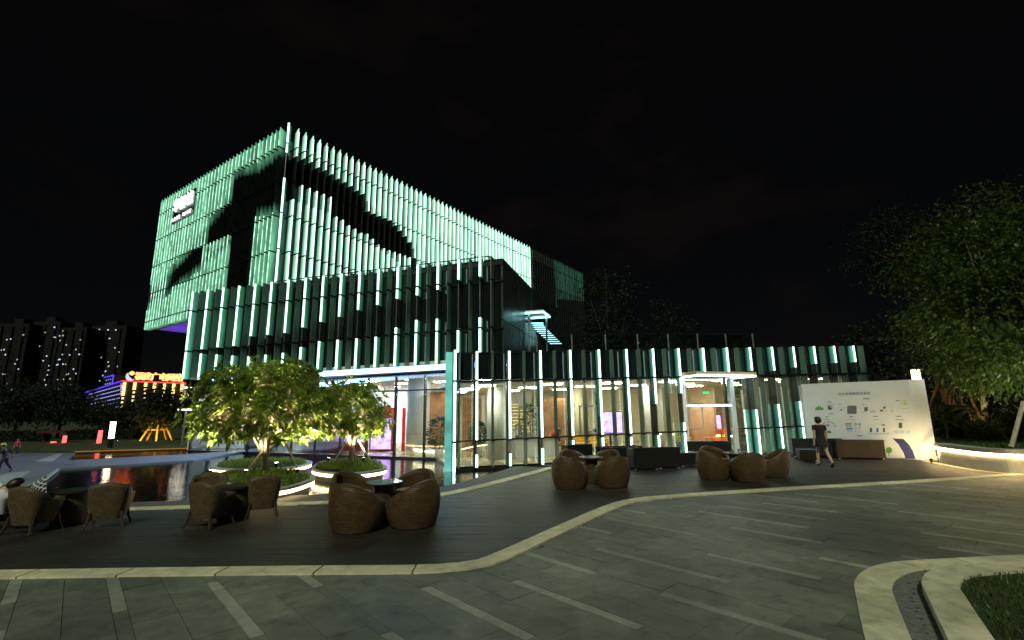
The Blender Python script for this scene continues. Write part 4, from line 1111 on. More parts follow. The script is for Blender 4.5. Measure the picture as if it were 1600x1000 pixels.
def outdoor_table(r, h, mt_top='table_glass', wk='wicker', drum=True):
    t = thing('wicker_table', 'x', 'table', (0, 0, 0), 'round woven tables on the deck')
    b = MB(); prof = [(.22, .0), (.25, .02), (.19, .3), (.17, h-.12), (.24, h-.05)] if drum else [(.30, 0), (.32, .02), (.31, .3), (.30, h-.1), (.34, h-.05)]
    n = 28; uv = []
    b.lathe(prof, n); uv = [(i % n/n*1.6, p[1]) for p in prof for i in range(n)]
    b.build('base', wk, t, True, uv)
    MB().lathe([(r-.03, h-.048), (r, h-.04), (r, h-.025)], 36).build('rim', wk, t, False, [(0, 0)]*108)
    MB().lathe([(r-.012, h-.024), (r-.012, h-.008)], 36).build('tabletop', mt_top, t)
    return t
DZ = .017
protos = {}
def put(kind, label, p, rz, z=DZ):
    if kind not in protos:
        o = protos[kind] = {'tub': tub_chair, 'arm': arm_chair, 'table': lambda: outdoor_table(.33, .68), 'table2': lambda: outdoor_table(.40, .70, 'wicker_black', 'wicker_pale', False)}[kind]()
    else: o = copy_tree(protos[kind])
    o.location = (p[0], p[1], z); o.rotation_euler = (0, 0, rz); o['label'] = label; k_ = {'tub': 1.14, 'arm': .86, 'table2': .85}.get(kind, 1.0); o.scale = (k_, k_, {'tub': .94, 'arm': .9}.get(kind, k_)); return o
def face_to(p, c): return math.atan2(c[1]-p[1], c[0]-p[0])+math.pi/2   # chair front (-y) turned towards c
def fit(kind, px, py, dy=.40): q = G(px, py); return q+q.normalized()*dy
def chairs(kind, c, lst):
    for lab, p in lst: put(kind, lab, p, face_to(p, c)+random.uniform(-.15, .15))
# near set of four tubs
c = Vector((*V(600, 776, 9.25).xy, 0)); put('table', 'small round table with a pale blue glass top among the nearest four tub chairs', c, 0)
chairs('tub', c, [('front left tub chair of the nearest set by the pool kerb', fit('tub', 556, 838)), ('front right tub chair of the nearest set by the pool kerb', fit('tub', 645, 831)),
    ('rear left tub chair of the nearest set half hidden behind the blue topped table', Vector((*V(552, 790, 9.75).xy, 0))), ('rear right tub chair of the nearest set half hidden behind the blue topped table', Vector((*V(644, 790, 9.95).xy, 0)))])
# middle set
c = fit('table', 925, 757, .35); put('table', 'woven table among the middle set of tub chairs in front of the pavilion', c, 0)
chairs('tub', c, [('front left tub chair of the middle set with an orange lit side', fit('tub', 891, 767)), ('front right tub chair of the middle set beside the dark box seats', fit('tub', 957, 765)),
    ('rear right tub chair of the middle set showing above the front ones', c+Vector((.55, .85, 0))), ('rear left tub chair of the middle set mostly hidden', c+Vector((-.35, .95, 0)))])
# right set
c = fit('table', 1153, 748, .35); put('table', 'woven table with glasses among the right hand set of tub chairs', c, 0)
chairs('tub', c, [('left tub chair of the right hand set before the pavilion door', fit('tub', 1117, 752)), ('front tub chair of the right hand set before the pavilion door', fit('tub', 1171, 756)),
    ('rightmost tub chair of the right hand set, lit from the side', fit('tub', 1208, 748)), ('rear tub chair of the right hand set, its round back above the table', Vector((*V(1118, 735, c.y+.95).xy, 0)))])
# two sets with legged armchairs on the left
c = fit('table', 364, 816, .3); put('table2', 'dark topped woven table between the armchairs at the pool kerb', c, 0)
for lab, p, rz in [('armchair left of the woven table, its back to the camera', fit('a', 326, 829, .34), math.pi-.25), ('armchair right of the woven table turned sideways', fit('a', 408, 812, .3), math.pi+.5), ('armchair behind the woven table with only its back rim showing', Vector((*V(322, 800, 9.95).xy, 0)), .5)]: put('arm', lab, p, rz)
c = fit('table', 107, 824, .3); put('table2', 'dark topped woven table beside the leftmost armchairs', c, 0)
for lab, p, rz in [('leftmost armchair with a checked cushion over its back', fit('a', 48, 838, .34), math.pi-.1), ('armchair right of the leftmost table, turned to the pool', fit('a', 167, 829, .34), math.pi+.45), ('armchair cut by the left edge of the picture', fit('a', -22, 836, .34), math.pi-.2)]: put('arm', lab, p, rz)
# glasses on the right-hand table
for k, (px, lab) in enumerate(((1140, 'clear drinking glass on the left of the right hand woven table'), (1149, 'clear drinking glass on the right of the right hand woven table'))):
    q = V(px, 712, 15.0); ctr = fit('table', 1153, 748, .35); q = Vector((ctr.x-.12+.2*k, ctr.y-.05, .68+DZ-.006))
    t = thing('drinking_glass', lab, 'glass', q); MB().lathe([(.028, 0), (.033, .10), (.030, .10), (.026, .008)], 12, q).build('cup', 'glass_clear', t, True); MB().lathe([(.025, .01), (.027, .05)], 12, q).build('drink', 'cushion', t)

def box_seat(label, p, wd, d, h, rz, mt='wicker_black', low=False, group='dark box sofas on the deck'):
    t = thing('box_sofa', label, 'sofa' if not low else 'ottoman', (p[0], p[1], DZ), group); X, Y, Z = ORG[t.name]
    mtb = mt
    uvq = lambda b: [(v[0]+v[1], v[2]) for v in b.v]
    def bx(nm, *a, m=None):
        b = MB().box(*a); return bevel(b.build(nm, m or mtb, t, False, uvq(b)), .012)
    z0 = Z+.05
    if low:
        bx('body', X-wd/2, X+wd/2, Y-d/2, Y+d/2, z0, Z+h); MB().box(X-wd/2+.03, X+wd/2-.03, Y-d/2+.03, Y+d/2-.03, Z+h+.001, Z+h+.012).build('tabletop', 'table_glass', t)
    else:
        bx('seat', X-wd/2+.13, X+wd/2-.13, Y-d/2+.14, Y+d/2, z0, Z+.32)
        bx('backrest', X-wd/2, X+wd/2, Y-d/2, Y-d/2+.13, z0, Z+h)
        for s_ in (-1, 1): bx('armrest', X+s_*(wd/2-.06)-.06, X+s_*(wd/2-.06)+.06, Y-d/2+.135, Y+d/2, z0, Z+h-.04)
        nC = 1 if wd < 1.1 else (2 if wd < 1.8 else 3); cw = (wd-.28)/nC
        for k in range(nC): bevel(MB().box(X-wd/2+.14+cw*k+.005, X-wd/2+.14+cw*(k+1)-.005, Y-d/2+.15, Y+d/2+.01, Z+.325, Z+.46).build('cushion', 'cushion_dark', t), .03)
    for sx in (-1, 1):
        for sy in (-1, 1): MB().box(X+sx*(wd/2-.07)-.025, X+sx*(wd/2-.07)+.025, Y+sy*(d/2-.07)-.025, Y+sy*(d/2-.07)+.025, Z, Z+.048).build('foot', 'white_wall', t)
    t.rotation_euler.z = rz; return t
def bs(label, px, py, wd, d, h, rz, dy=.35, **k): q = G(px, py); q = q+q.normalized()*dy; return box_seat(label, (q.x, q.y), wd, d, h, rz, **k)
bs('left dark box armchair of the pair with backs to the camera before the door', 1005, 735, .84, .78, .70, .06)
bs('right dark box armchair of the pair with backs to the camera before the door', 1041, 733, .76, .76, .70, .05)
bs('dark box sofa standing sideways left of the pair of box armchairs', 968, 730, .8, 1.5, .68, math.pi/2+.1, dy=.6)
bs('low dark box table right of the pair of box armchairs', 1074, 730, .66, .66, .46, .05, low=True, dy=.3)
bs('long dark box sofa seen from behind in front of the pavilion door', 1100, 716, 1.95, .8, .66, -.05)
bs('lone dark box armchair close to the pavilion glass behind the middle tub chairs', 902, 727, .95, .8, .72, .2)
bs('black box sofa in front of the white board behind the walking woman', 1276, 716, 1.75, .82, .74, -.35, dy=.5)
bs('brown lit box sofa with its back to the camera in front of the white board', 1342, 718, 1.55, .82, .72, -.35, mt='sofa_brown')
bs('black box armchair between the brown box sofa and the white board', 1352, 707, .9, .8, .78, -.6)
bs('low black box table at the feet of the black box sofa by the board', 1262, 722, .6, .6, .42, -.3, low=True)

# ================================================================== WHITE INFORMATION BOARD
F_b = frame(board_L, board_R); LB = (board_R-board_L).xy.length
bz = zat(board_R.x, board_R.y, 593.5); TB = .78
bd = thing('information_board', 'thick white information board with printed pictures standing right of the pavilion', 'board', ((board_L.x+board_R.x)/2, (board_L.y+board_R.y)/2, DZ))
R2 = G(1466, 720.5); L2 = board_L-F_b[2]*.5; MB().prism([tuple(q) for q in (board_L, board_R, R2, L2+Vector((.3, .9, 0)), L2)], DZ, bz).build('body', 'white_wall', bd)
MB().fbox(F_b, -.004, LB+.004, -.012, .004, DZ, DZ+.05).build('base_trim', 'steel', bd)
def bp(px, py):
    d = ray(px, py); o = Vector((0, 0, CAMH)); n = F_b[2]
    t = (F_b[0]-o).dot(n)/d.dot(n); p = o+d*t; return (p-F_b[0]).dot(F_b[1]), p.z
def cp(cx, cy): return bp(1255+cx/7.405, 590+cy/7.405)
NP = [0]
def poly_print(name, pts, mt):
    NP[0] += 1; dd = .004+.0004*(NP[0] % 5)
    b = MB(); O, a, n = F_b
    for s, z in pts: p = O+a*s+n*dd; b.v.append((p.x, p.y, z))
    b.face(range(len(pts))); return b.build(name, mt, bd)
def rect(name, x0, y0, x1, y1, mt): return poly_print(name, [cp(x0, y1), cp(x1, y1), cp(x1, y0), cp(x0, y0)], mt)
def disc(name, cx, cy, r, mt, n=20): return poly_print(name, [cp(cx+r*math.cos(-6.283*k/n), cy+r*.95*math.sin(-6.283*k/n)) for k in range(n)], mt)
for nm, c_ in (('ink_navy', (.03, .04, .16)), ('ink_grey', (.16, .17, .18)), ('ink_green', (.12, .38, .07)), ('ink_teal', (.05, .12, .16)), ('ink_red', (.65, .16, .2)), ('ink_mint', (.25, .55, .42)), ('ink_blue', (.12, .2, .5)), ('ink_sky', (.45, .62, .8)), ('ink_pale', (.55, .58, .64)), ('ink_white', (.85, .85, .87)), ('ink_lime', (.6, .72, .25)), ('ink_wash', (.62, .64, .66))): mat(nm, c_, .6, var=.12, scale=6)
s_, z_ = cp(588, 188); s2, _ = cp(780, 188)
text('title_text', '全生命周期居住系统', (s2-s_)*2/9.0*1.0, 'ink_navy', bd, frame_matrix(F_b, s_, .006, z_))
for x0, y0, x1, y1 in ((698, 240, 770, 250), (275, 278, 330, 285), (295, 414, 350, 421), (258, 450, 290, 458), (535, 448, 580, 457), (810, 446, 865, 454), (1075, 444, 1135, 453), (622, 668, 685, 678), (525, 483, 600, 487), (1065, 484, 1170, 490), (815, 483, 870, 487), (410, 304, 445, 310), (680, 306, 705, 312), (1068, 264, 1115, 271), (245, 485, 303, 489)): rect('caption', x0, y0, x1, y1, 'ink_grey')
poly_print('mountain_picture', [cp(x, y) for x, y in ((135, 378), (240, 372), (228, 340), (212, 352), (205, 322), (190, 345), (178, 312), (165, 345), (150, 338))], 'ink_green')
disc('round_picture', 310, 348, 28, 'ink_teal'); disc('round_picture', 322, 340, 12, 'ink_sky')
for k in range(7): a = -2.6+.35*k; disc('dot', 310+44*math.cos(a), 348+44*math.sin(a), 4, 'ink_grey', 8)
disc('round_picture', 440, 373, 11, 'ink_grey', 12); rect('line', 388, 348, 490, 351, 'ink_pale'); rect('line', 388, 398, 490, 400, 'ink_pale')
rect('square_picture', 510, 325, 618, 420, 'ink_grey')
rect('picture', 705, 342, 722, 392, 'ink_grey'); rect('picture', 724, 340, 746, 388, 'ink_teal'); rect('line', 665, 400, 748, 403, 'ink_pale')
rect('picture', 770, 380, 835, 406, 'ink_pale'); rect('picture', 888, 370, 925, 392, 'ink_grey'); rect('picture', 926, 333, 954, 362, 'ink_grey'); disc('picture', 958, 393, 10, 'ink_pale'); disc('picture', 1030, 385, 14, 'ink_pale')
disc('picture', 1132, 294, 12, 'ink_sky'); rect('picture', 1158, 255, 1195, 320, 'ink_lime'); rect('line', 1135, 355, 1225, 360, 'ink_pale'); rect('line', 1100, 300, 1103, 400, 'ink_pale'); rect('line', 1135, 402, 1245, 405, 'ink_pale')
for k in range(15):
    a = math.pi+math.pi*k/15; disc('arc_dot', 292+80*math.cos(a), 580+70*math.sin(a), 6, 'ink_teal' if k % 3 else 'ink_pale', 8)
disc('picture', 285, 552, 24, 'ink_pale'); disc('picture', 287, 552, 13, 'ink_red'); poly_print('mountain_picture', [cp(270, 640), cp(330, 640), cp(318, 622), cp(290, 610)], 'ink_teal')
for y, m_ in ((536, 'ink_red'), (563, 'ink_mint'), (592, 'ink_blue'), (618, 'ink_sky')): rect('colour_bar', 485+(y-536)*.25, y-9, 560+(y-536)*.2, y+8, m_)
for k in range(3):
    for j in range(2): disc('ring', 605+45*j, 540+38*k, 17-3*k, 'ink_mint' if k == 0 else 'ink_pale', 14)
for k in range(8): rect('curve_piece', 745+27*k, 545+10*math.sin(k*1.1), 770+27*k, 549+10*math.sin(k*1.1), 'ink_pale')
rect('picture', 910, 540, 945, 556, 'ink_grey')
for x, m_ in ((785, 'ink_teal'), (860, 'ink_blue'), (935, 'ink_grey')): rect('figure_picture', x-14, 582, x+12, 632, m_)
rect('pale_strip', 748, 638, 992, 662, 'ink_sky'); rect('picture', 1105, 522, 1145, 585, 'ink_teal')
for x in (1048, 1115, 1185): rect('pale_strip', x, 614, x+55, 645, 'ink_sky')
for x, y in ((465, 712), (725, 735), (940, 730)): rect('picture', x-14, y-8, x+14, y+8, 'ink_sky')
disc('tree_picture', 992, 840, 38, 'ink_green'); rect('tree_picture', 988, 870, 997, 905, 'ink_green')
poly_print('sail_picture', [cp(x, y) for x, y in ((1035, 703), (1100, 770), (1160, 870), (1185, 935), (1300, 938), (1270, 850), (1225, 775), (1160, 710))], 'ink_navy')
for x, y in ((1160, 890), (1190, 850), (1220, 840), (1235, 880)): rect('family_picture', x-7, y-14, x+7, 930, 'ink_white')
# lantern on the far corner behind the board
p = V(1431, 585, 20.6)
t = thing('post_lamp', 'square white lamp on a dark post behind the top of the white board', 'lamp', (p.x, p.y, 0))
MB().box(p.x-.05, p.x+.05, p.y-.05, p.y+.05, 0, p.z-.24).build('post', 'dark_metal', t)
for dx in (-.075, .075): MB().box(p.x+dx-.055, p.x+dx+.055, p.y-.08, p.y+.08, p.z-.23, p.z+.2).build('light_tube', 'led_warm', t)
MB().box(p.x-.19, p.x+.19, p.y-.14, p.y+.14, p.z+.21, p.z+.25).build('cap', 'dark_metal', t)

# ================================================================== RAISED BED ON THE RIGHT
ZP = .69
rb = thing('raised_planter', 'long curved concrete planter with a bright light line under its coping', 'planter', PL[8])
MB().ribbon(off(PL, .0)[6:], off(PL, .25)[6:], -.1, ZP-.13).build('wall', 'concrete', rb)
MB().ribbon(off(PL, -.05)[6:], off(PL, .30)[6:], ZP-.115, ZP).build('coping', 'concrete', rb)
MB().ribbon(off(PL, -.036), off(PL, -.004), ZP-.215, ZP-.14).build('light_strip', 'led_planter', rb)
pk_r = thing('planter_foot_kerb', 'narrow pale kerb along the foot of the curved concrete planter', 'kerb', PL[2])
kerb_run(pk_r, PL, -.22, -.03, -.1, .024, 1.0)
sp_ = off(PL, .28)+[Vector((40, 12, 0)), Vector((40, 40, 0)), Vector((16.5, 40, 0)), Vector((16.5, 19.4, 0))]
MB().prism([tuple(q) for q in sp_], .2, ZP-.05).build('soil', 'lawn', rb)
pts = []
while len(pts) < 9000:
    x, y_ = random.uniform(15.2, 21), random.uniform(12.5, 21); xs = scan(sp_, y_)
    if len(xs) >= 2 and any(xs[i]+.05 < x < xs[i+1] for i in range(0, len(xs)-1, 2)): pts.append((x, y_, ZP-.06))
blades('grass', pts, .10, None, rb, 'leaf_dark', .02)
def crown_pts(C, rad, nclump, per, seed, spread=.42, shape=None):
    rnd = np.random.default_rng(seed); LC, LD = [], []
    for _ in range(nclump):
        d = rnd.normal(size=3); d /= np.linalg.norm(d); r = rnd.random()**.42*(1+.14*math.sin(4*math.atan2(d[1], d[0])+seed)+.1*math.sin(9*d[2]+seed))
        c = np.array(C)+d*np.array(rad)*r
        k = int(per*rnd.uniform(.5, 1.4)); P = c+rnd.normal(size=(k, 3))*spread*np.array([1, 1, .55])
        D = rnd.normal(size=(k, 3))*.8+d; D[:, 2] -= .2; LC.append(P); LD.append(D)
    return np.concatenate(LC), np.concatenate(LD)
def leafy(name, label, base, path, rads, C, rad, nclump, per, leaf, mt, seed, bark='bark', group=None, spread=.42, nlimb=9, asp=.45):
    t = thing(name, label, 'tree', base, group); b = MB(); b.tube(path, rads, 9)
    top = Vector(path[-1]); rnd = random.Random(seed)
    for k in range(nlimb):
        a = 6.283*k/nlimb+rnd.random(); st = Vector(path[-2]).lerp(top, rnd.random())
        e = Vector(C)+Vector((math.cos(a)*rad[0]*.75, math.sin(a)*rad[1]*.75, rnd.uniform(-.35, .7)*rad[2])); m_ = st.lerp(e, .5)+Vector((rnd.uniform(-.3, .3), rnd.uniform(-.3, .3), .25))
        b.tube(catmull([st, m_, e], 4), [rads[-1]*.7*(1-i/10) for i in range(9)], 5)
    b.build('trunk', bark, t, True)
    P, D = crown_pts(C, rad, nclump, per, seed, spread); leaves('crown', mt, P, D, leaf, leaf*asp, t, droop=.5)
    return t
# big leafy tree at the right edge
bt = V(1650, 690, 15.6); bt.z = ZP-.06; Cc = V(1575, 455, 16.6)
TR = leafy('broadleaf_tree', 'large dense green tree rising at the right edge above the planter', bt, [bt, bt+Vector((.05, .1, 1.2)), bt+Vector((0, .3, 2.6)), bt+Vector((-.2, .6, 4.0))], [.16, .13, .12, .09], Cc, (2.85, 2.6, 3.35), 430, 78, .20, 'leaf_dark', 5)
stake(TR, V(1599, 628, 15.3), V(1580, 699, 14.9), .06, 'stake_pale'); stake(TR, bt+Vector((.9, .6, 0)), bt+Vector((.1, .15, 1.5)), .05)
C2 = V(1500, 620, 19.5)
leafy('broadleaf_tree', 'lower leafy tree hanging over the fibrous trunk right of the white board', G(1540, 672, ZP-.05), [V(1540, 690, 20.5)*1, V(1538, 640, 20.5), V(1530, 590, 20.5), V(1525, 560, 20.5)], [.12, .1, .09, .07], V(1535, 555, 19.8), (2.1, 1.8, 1.5), 170, 60, .16, 'leaf_dark', 8)
# leaning thin tree
Yl = 21.5
lt = V(1487, 690, Yl)
path = catmull([V(1487, 692, Yl), V(1482, 630, Yl), V(1462, 580, Yl), V(1440, 510, Yl), V(1415, 455, Yl), V(1398, 405, Yl)], 4)
TL = leafy('leaning_tree', 'thin leaning tree with a sparse dark crown left of the large tree', lt, path, [.30-.2*min(1, i/12) for i in range(len(path))], V(1405, 395, Yl), (2.0, 1.7, 2.2), 150, 30, .17, 'leaf_far', 21, 'bark_red', None, .34, 7)
for a, b_ in (((1468, 590), (1452, 640)), ((1490, 602), (1484, 650)), ((1510, 605), (1532, 655)), ((1482, 600), (1474, 690)), ((1500, 605), (1502, 640))): stake(TL, V(*a, Yl-.3), V(*b_, Yl-1.0), .05, 'stake')
stake(TL, V(1455, 612, Yl-.5), V(1506, 603, Yl-.6), .03, 'stake')
# fibrous palm base
p = V(1500, 688, 20.2); zt_ = V(1500, 630, 20.2).z
pb = thing('palm_trunk', 'fat fibrous brown palm trunk in the planter beside the board', 'palm', (p.x, p.y, ZP-.06))
b = MB(); prof = []
for k in range(22):
    z = (zt_-ZP)*k/21; prof += [(.52-.10*k/21+.03*(k % 2), z)]
b.lathe(prof, 22, (p.x, p.y, ZP-.06)).build('trunk', 'bark_red', pb)
LC, LD = [], []
for _ in range(900):
    a = random.random()*6.28; z = random.uniform(.1, zt_-ZP); LC.append((p.x+.5*math.cos(a), p.y+.5*math.sin(a), ZP+z)); LD.append((math.cos(a)*.7, math.sin(a)*.7, -.8))
leaves('fibres', 'leaf_far', LC, LD, .28, .03, pb)
def fronds(name, label, p, n, ln, wd, mt, up=.9, cat='shrub', cl=.25):
    t = thing(name, label, cat, p); LC, LD = [], []
    for _ in range(n):
        a = random.random()*6.28; LC.append((p.x+random.gauss(0, cl), p.y+random.gauss(0, cl), p.z+random.random()*up*.5)); LD.append((math.cos(a)*random.uniform(.3, 1), math.sin(a)*random.uniform(.3, 1), random.uniform(.3, 1.3)))
    leaves('foliage', mt, LC, LD, ln, wd, t, droop=.9); return t
q = V(1543, 690, 18.6); q.z = ZP-.06; fronds('strap_plant', 'clump of bright strap leaves in the planter', q, 420, .75, .045, 'leaf_frond')
q = V(1474, 645, 19.6); q.z = V(1474, 665, 19.6).z; fr = fronds('fan_shrub', 'pale fan leaved shrub against the lit end of the white board', q, 70, .75, .11, 'leaf_frond', 1.2, cl=.22)
MB().tube([(q.x, q.y, ZP-.06), (q.x+.05, q.y, q.z+.3)], [.04, .02], 6).build('stem', 'bark', fr)
for k, (px, Y, h, lab) in enumerate(((1510, 24.5, 1.5, 'dark bush behind the fibrous palm trunk'), (1560, 23, 1.4, 'dark bush behind the strap leaved plant'), (1600, 20, 1.2, 'dark bush at the right edge of the planter'), (1455, 26, 2.0, 'dark bush behind the white board'))):
    q = V(px, 680, Y); q.z = .5; t = thing('dark_bush', lab, 'bush', q, 'dark bushes in the planter')
    P, D = crown_pts((q.x, q.y, .7+h*.45), (1.3, 1.0, h*.55), 46, 40, 40+k, .25); leaves('foliage', 'leaf_far', P, D, .17, .08, t)
    MB().tube([(q.x, q.y, .4), (q.x, q.y, .5+h*.4)], .04, 6).build('stem', 'bark', t)
spot('white ground spotlight at the foot of the pale stake in the planter', Vector((*V(1577, 690, 15.0).xy, ZP-.05)), V(1590, 560, 16.2), 300, (1, .93, .7), 110)
spot('ground spotlight behind the strap leaved plant in the planter', Vector((*V(1545, 690, 19.6).xy, ZP-.05)), V(1510, 560, 20.5), 260, (1, .75, .4), 110)
spot('ground spotlight hidden beside the trunk at the right edge', bt+Vector((-.3, -.6, 0)), Cc, 330, (1, .9, .6), 120)

spot('warm ground spotlight at the foot of the canted end of the white board', G(1456, 724, DZ), Vector((*G(1452, 720).xy, 1.0)), 75, (1, .72, .32), 130)

# ================================================================== PEOPLE
mat('skin', (.62, .40, .28), .55, var=.06); mat('hair', (.012, .010, .009), .45, var=.2, scale=40); mat('cloth_black', (.018, .016, .02), .85, var=.2); mat('cloth_white', (.75, .78, .84), .85, var=.06)
mat('cloth_yellow', (.75, .55, .15), .8); mat('cloth_navy', (.03, .035, .06), .85); mat('cloth_red', (.5, .05, .07), .85); mat('cloth_grey', (.34, .33, .33), .9); mat('shoe', (.01, .01, .01), .4); mat('cloth_blue', (.06, .1, .35), .8)
def person(label, loc, rz, pose, sc_=1.0, top='cloth_black', bottom=None, skirt=None, hair='hair', hat=None, extra=None, sleeve=.5, name='person'):
    """pose: joint name -> (x,y,z); facing -y. body = one skinned surface, clothing and hair are children"""
    t = thing(name, label, 'person', loc)
    J = {k: Vector(v)*sc_+Vector(loc) for k, v in pose.items()}
    vs_, rs, es = [], [], []
    def av(p, r): vs_.append(p); rs.append(r*sc_); return len(vs_)-1
    pel = av(J['pelvis'], .115); wai = av(J['pelvis'].lerp(J['neck'], .35), .10); che = av(J['pelvis'].lerp(J['neck'], .72), .12); nek = av(J['neck'], .05)
    up_ = (J['head']-J['neck']).normalized()
    chin = av(J['head']-up_*.07*sc_, .072); hd = av(J['head']+up_*.01*sc_, .092); crn = av(J['head']+up_*.08*sc_, .07)
    es += [(pel, wai), (wai, che), (che, nek), (nek, chin), (chin, hd), (hd, crn)]
    for s_ in 'lr':
        sh, el, wr = J['sh_'+s_], J['el_'+s_], J['wr_'+s_]
        a, b, c = av(sh, .05), av(el, .037), av(wr, .024); es += [(che, a), (a, b), (b, c)]
        hdir = (wr-el).normalized(); pm_ = av(wr+hdir*.06*sc_, .032); es.append((c, pm_))
        side = hdir.cross(Vector((1, 0, 0))); side = side.normalized() if side.length > .1 else Vector((0, 1, 0))
        for k in range(4):
            o_ = side*(.021*(k-1.5))*sc_; l_ = (.07, .08, .085, .065)[k]*sc_
            f1 = av(wr+hdir*.10*sc_+o_, .010); f2 = av(wr+hdir*(.10*sc_+l_*.5)+o_+Vector((0, -.008, 0))*sc_, .009); f3 = av(wr+hdir*(.10*sc_+l_*.9)+o_+Vector((0, -.02, 0))*sc_, .008)
            es += [(pm_, f1), (f1, f2), (f2, f3)]
        th1 = av(wr+hdir*.05*sc_-side*.04*sc_, .011); th2 = av(wr+hdir*.085*sc_-side*.052*sc_, .009); es += [(pm_, th1), (th1, th2)]
        hp, kn, an, to = J['hip_'+s_], J['kn_'+s_], J['an_'+s_], J['to_'+s_]
        a, m1, b, m2, c, d = av(hp, .085), av(hp.lerp(kn, .5), .072), av(kn, .05), av(kn.lerp(an, .35), .05), av(an, .032), av(to, .03)
        es += [(pel, a), (a, m1), (m1, b), (b, m2), (m2, c), (c, d)]
    o = ORG[t.name]; me = bpy.data.meshes.new('body'); me.from_pydata([tuple(v-o) for v in vs_], es, []); me.materials.append(MATS['skin'])
    ob = link('body', me, t)
    ob.modifiers.new('skin', 'SKIN'); sv = me.skin_vertices[0].data
    for i, r in enumerate(rs): sv[i].radius = (r, r); sv[i].use_root = (i == 0)
    ob.modifiers.new('sub', 'SUBSURF').levels = 1; ob.modifiers['sub'].render_levels = 2
    for p_ in me.polygons: p_.use_smooth = True
    # face
    fr_ = Vector(pose.get('look', (0, -1, 0))).normalized(); rt_ = fr_.cross(up_).normalized(); H_ = J['head']
    MB().tube([H_+fr_*.085*sc_+up_*.02*sc_, H_+fr_*.108*sc_-up_*.02*sc_], [.008*sc_, .014*sc_], 6).build('nose', 'skin', t, True)
    for s_ in (-1, 1):
        e_ = H_+fr_*.086*sc_+rt_*s_*.034*sc_+up_*.015*sc_; MB().lathe([(.004*sc_, -.008*sc_), (.011*sc_, 0), (.004*sc_, .008*sc_)], 8, e_).build('eye', 'shoe', t, True)
        e_ = H_+rt_*s_*.09*sc_; MB().lathe([(.006*sc_, -.028*sc_), (.016*sc_, .005*sc_), (.006*sc_, .03*sc_)], 8, e_).build('ear', 'skin', t, True)
    MB().tube([H_+fr_*.083*sc_-up_*.052*sc_-rt_*.022*sc_, H_+fr_*.086*sc_-up_*.052*sc_+rt_*.022*sc_], .006*sc_, 6).build('mouth', 'cloth_red', t, True)
    # hair: cap pushed to the back of the head
    b = MB(); n = 14; prof = [(.02, .128), (.06, .118), (.092, .085), (.107, .04), (.11, -.01), (.106, -.05), (.09, -.085)]
    for r, z in prof:
        for k in range(n):
            a = 6.283*k/n; v = rt_*math.cos(a)+fr_*math.sin(a); rr = r
            if math.sin(a) > .35 and z < .07: rr = r*.55
            b.v.append(tuple(H_+(v*rr+up_*z-fr_*.016)*sc_))
    for i in range(len(prof)-1):
        for k in range(n): j = (k+1) % n; b.face((i*n+k, (i+1)*n+k, (i+1)*n+j, i*n+j))
    b.face(range(n)); b.build('hair', hair, t, True)
    # upper garment: rings along the spine plus sleeves
    b = MB(); sp0, sp1 = J['pelvis'], J['neck']; ax = (sp1-sp0).normalized(); rx_ = (J['sh_r']-J['sh_l']).normalized(); fy = ax.cross(rx_).normalized()
    rings = [(-.06, .165, .125), (.1, .15, .115), (.32, .138, .105), (.55, .158, .122), (.75, .178, .125), (.88, .165, .105), (.96, .10, .08), (1.0, .062, .06)]
    if skirt: rings = [(-skirt, .20, .17), (-skirt*.6, .195, .16), (-.15, .178, .145)]+rings[1:]
    n = 18; L_ = (sp1-sp0).length
    for k_, rx, ry in rings:
        for i in range(n):
            a = 6.283*i/n; w_ = .006*math.sin(5*a+k_*9); b.v.append(tuple(sp0+ax*L_*k_+(rx_*(rx+w_)*math.cos(a)+fy*(ry+w_)*math.sin(a))*sc_))
    for i in range(len(rings)-1):
        for k in range(n): j = (k+1) % n; b.face((i*n+k, i*n+j, (i+1)*n+j, (i+1)*n+k))
    for s_ in 'lr':
        sh, el, wr = J['sh_'+s_], J['el_'+s_], J['wr_'+s_]
        inn = sh.lerp(sp0+ax*L_*.86, .35)
        if sleeve <= 1: b.tube([inn, sh, sh.lerp(el, sleeve)], [.07*sc_, .068*sc_, .060*sc_], 10, cap=False)
        else: b.tube([inn, sh, el, el.lerp(wr, sleeve-1)], [.07*sc_, .068*sc_, .054*sc_, .042*sc_], 10, cap=False)
    b.build('dress' if skirt else 'shirt', top, t, True)
    if bottom:
        b = MB()
        for s_ in 'lr': b.tube([J['pelvis'].lerp(J['hip_'+s_], .6)+ax*.05*sc_, J['hip_'+s_], J['hip_'+s_].lerp(J['kn_'+s_], .5), J['kn_'+s_], J['kn_'+s_].lerp(J['an_'+s_], .9)], [.10*sc_, .105*sc_, .088*sc_, .068*sc_, .055*sc_], 10)
        b.build('trousers', bottom, t, True)
    for s_ in 'lr':
        an, to = J['an_'+s_], J['to_'+s_]; d = (to-an); back = an-d.normalized()*.05*sc_-Vector((0, 0, .02*sc_))
        MB().tube([back-Vector((0, 0, .012*sc_)), an.lerp(to, .5)-Vector((0, 0, .018*sc_)), to-Vector((0, 0, .006*sc_)), to+d.normalized()*.045*sc_-Vector((0, 0, .006*sc_))], [.034*sc_, .04*sc_, .036*sc_, .02*sc_], 8).build('shoe', 'shoe', t, True)
    if hat:
        b = MB(); b.lathe([(.17, .055), (.17, .065), (.115, .07), (.11, .12), (.08, .155), (.02, .165)], 18); b.v = [tuple(H_+Vector(v)*sc_) for v in b.v]; b.build('hat', hat, t, True)
    t.rotation_euler.z = rz
    return t
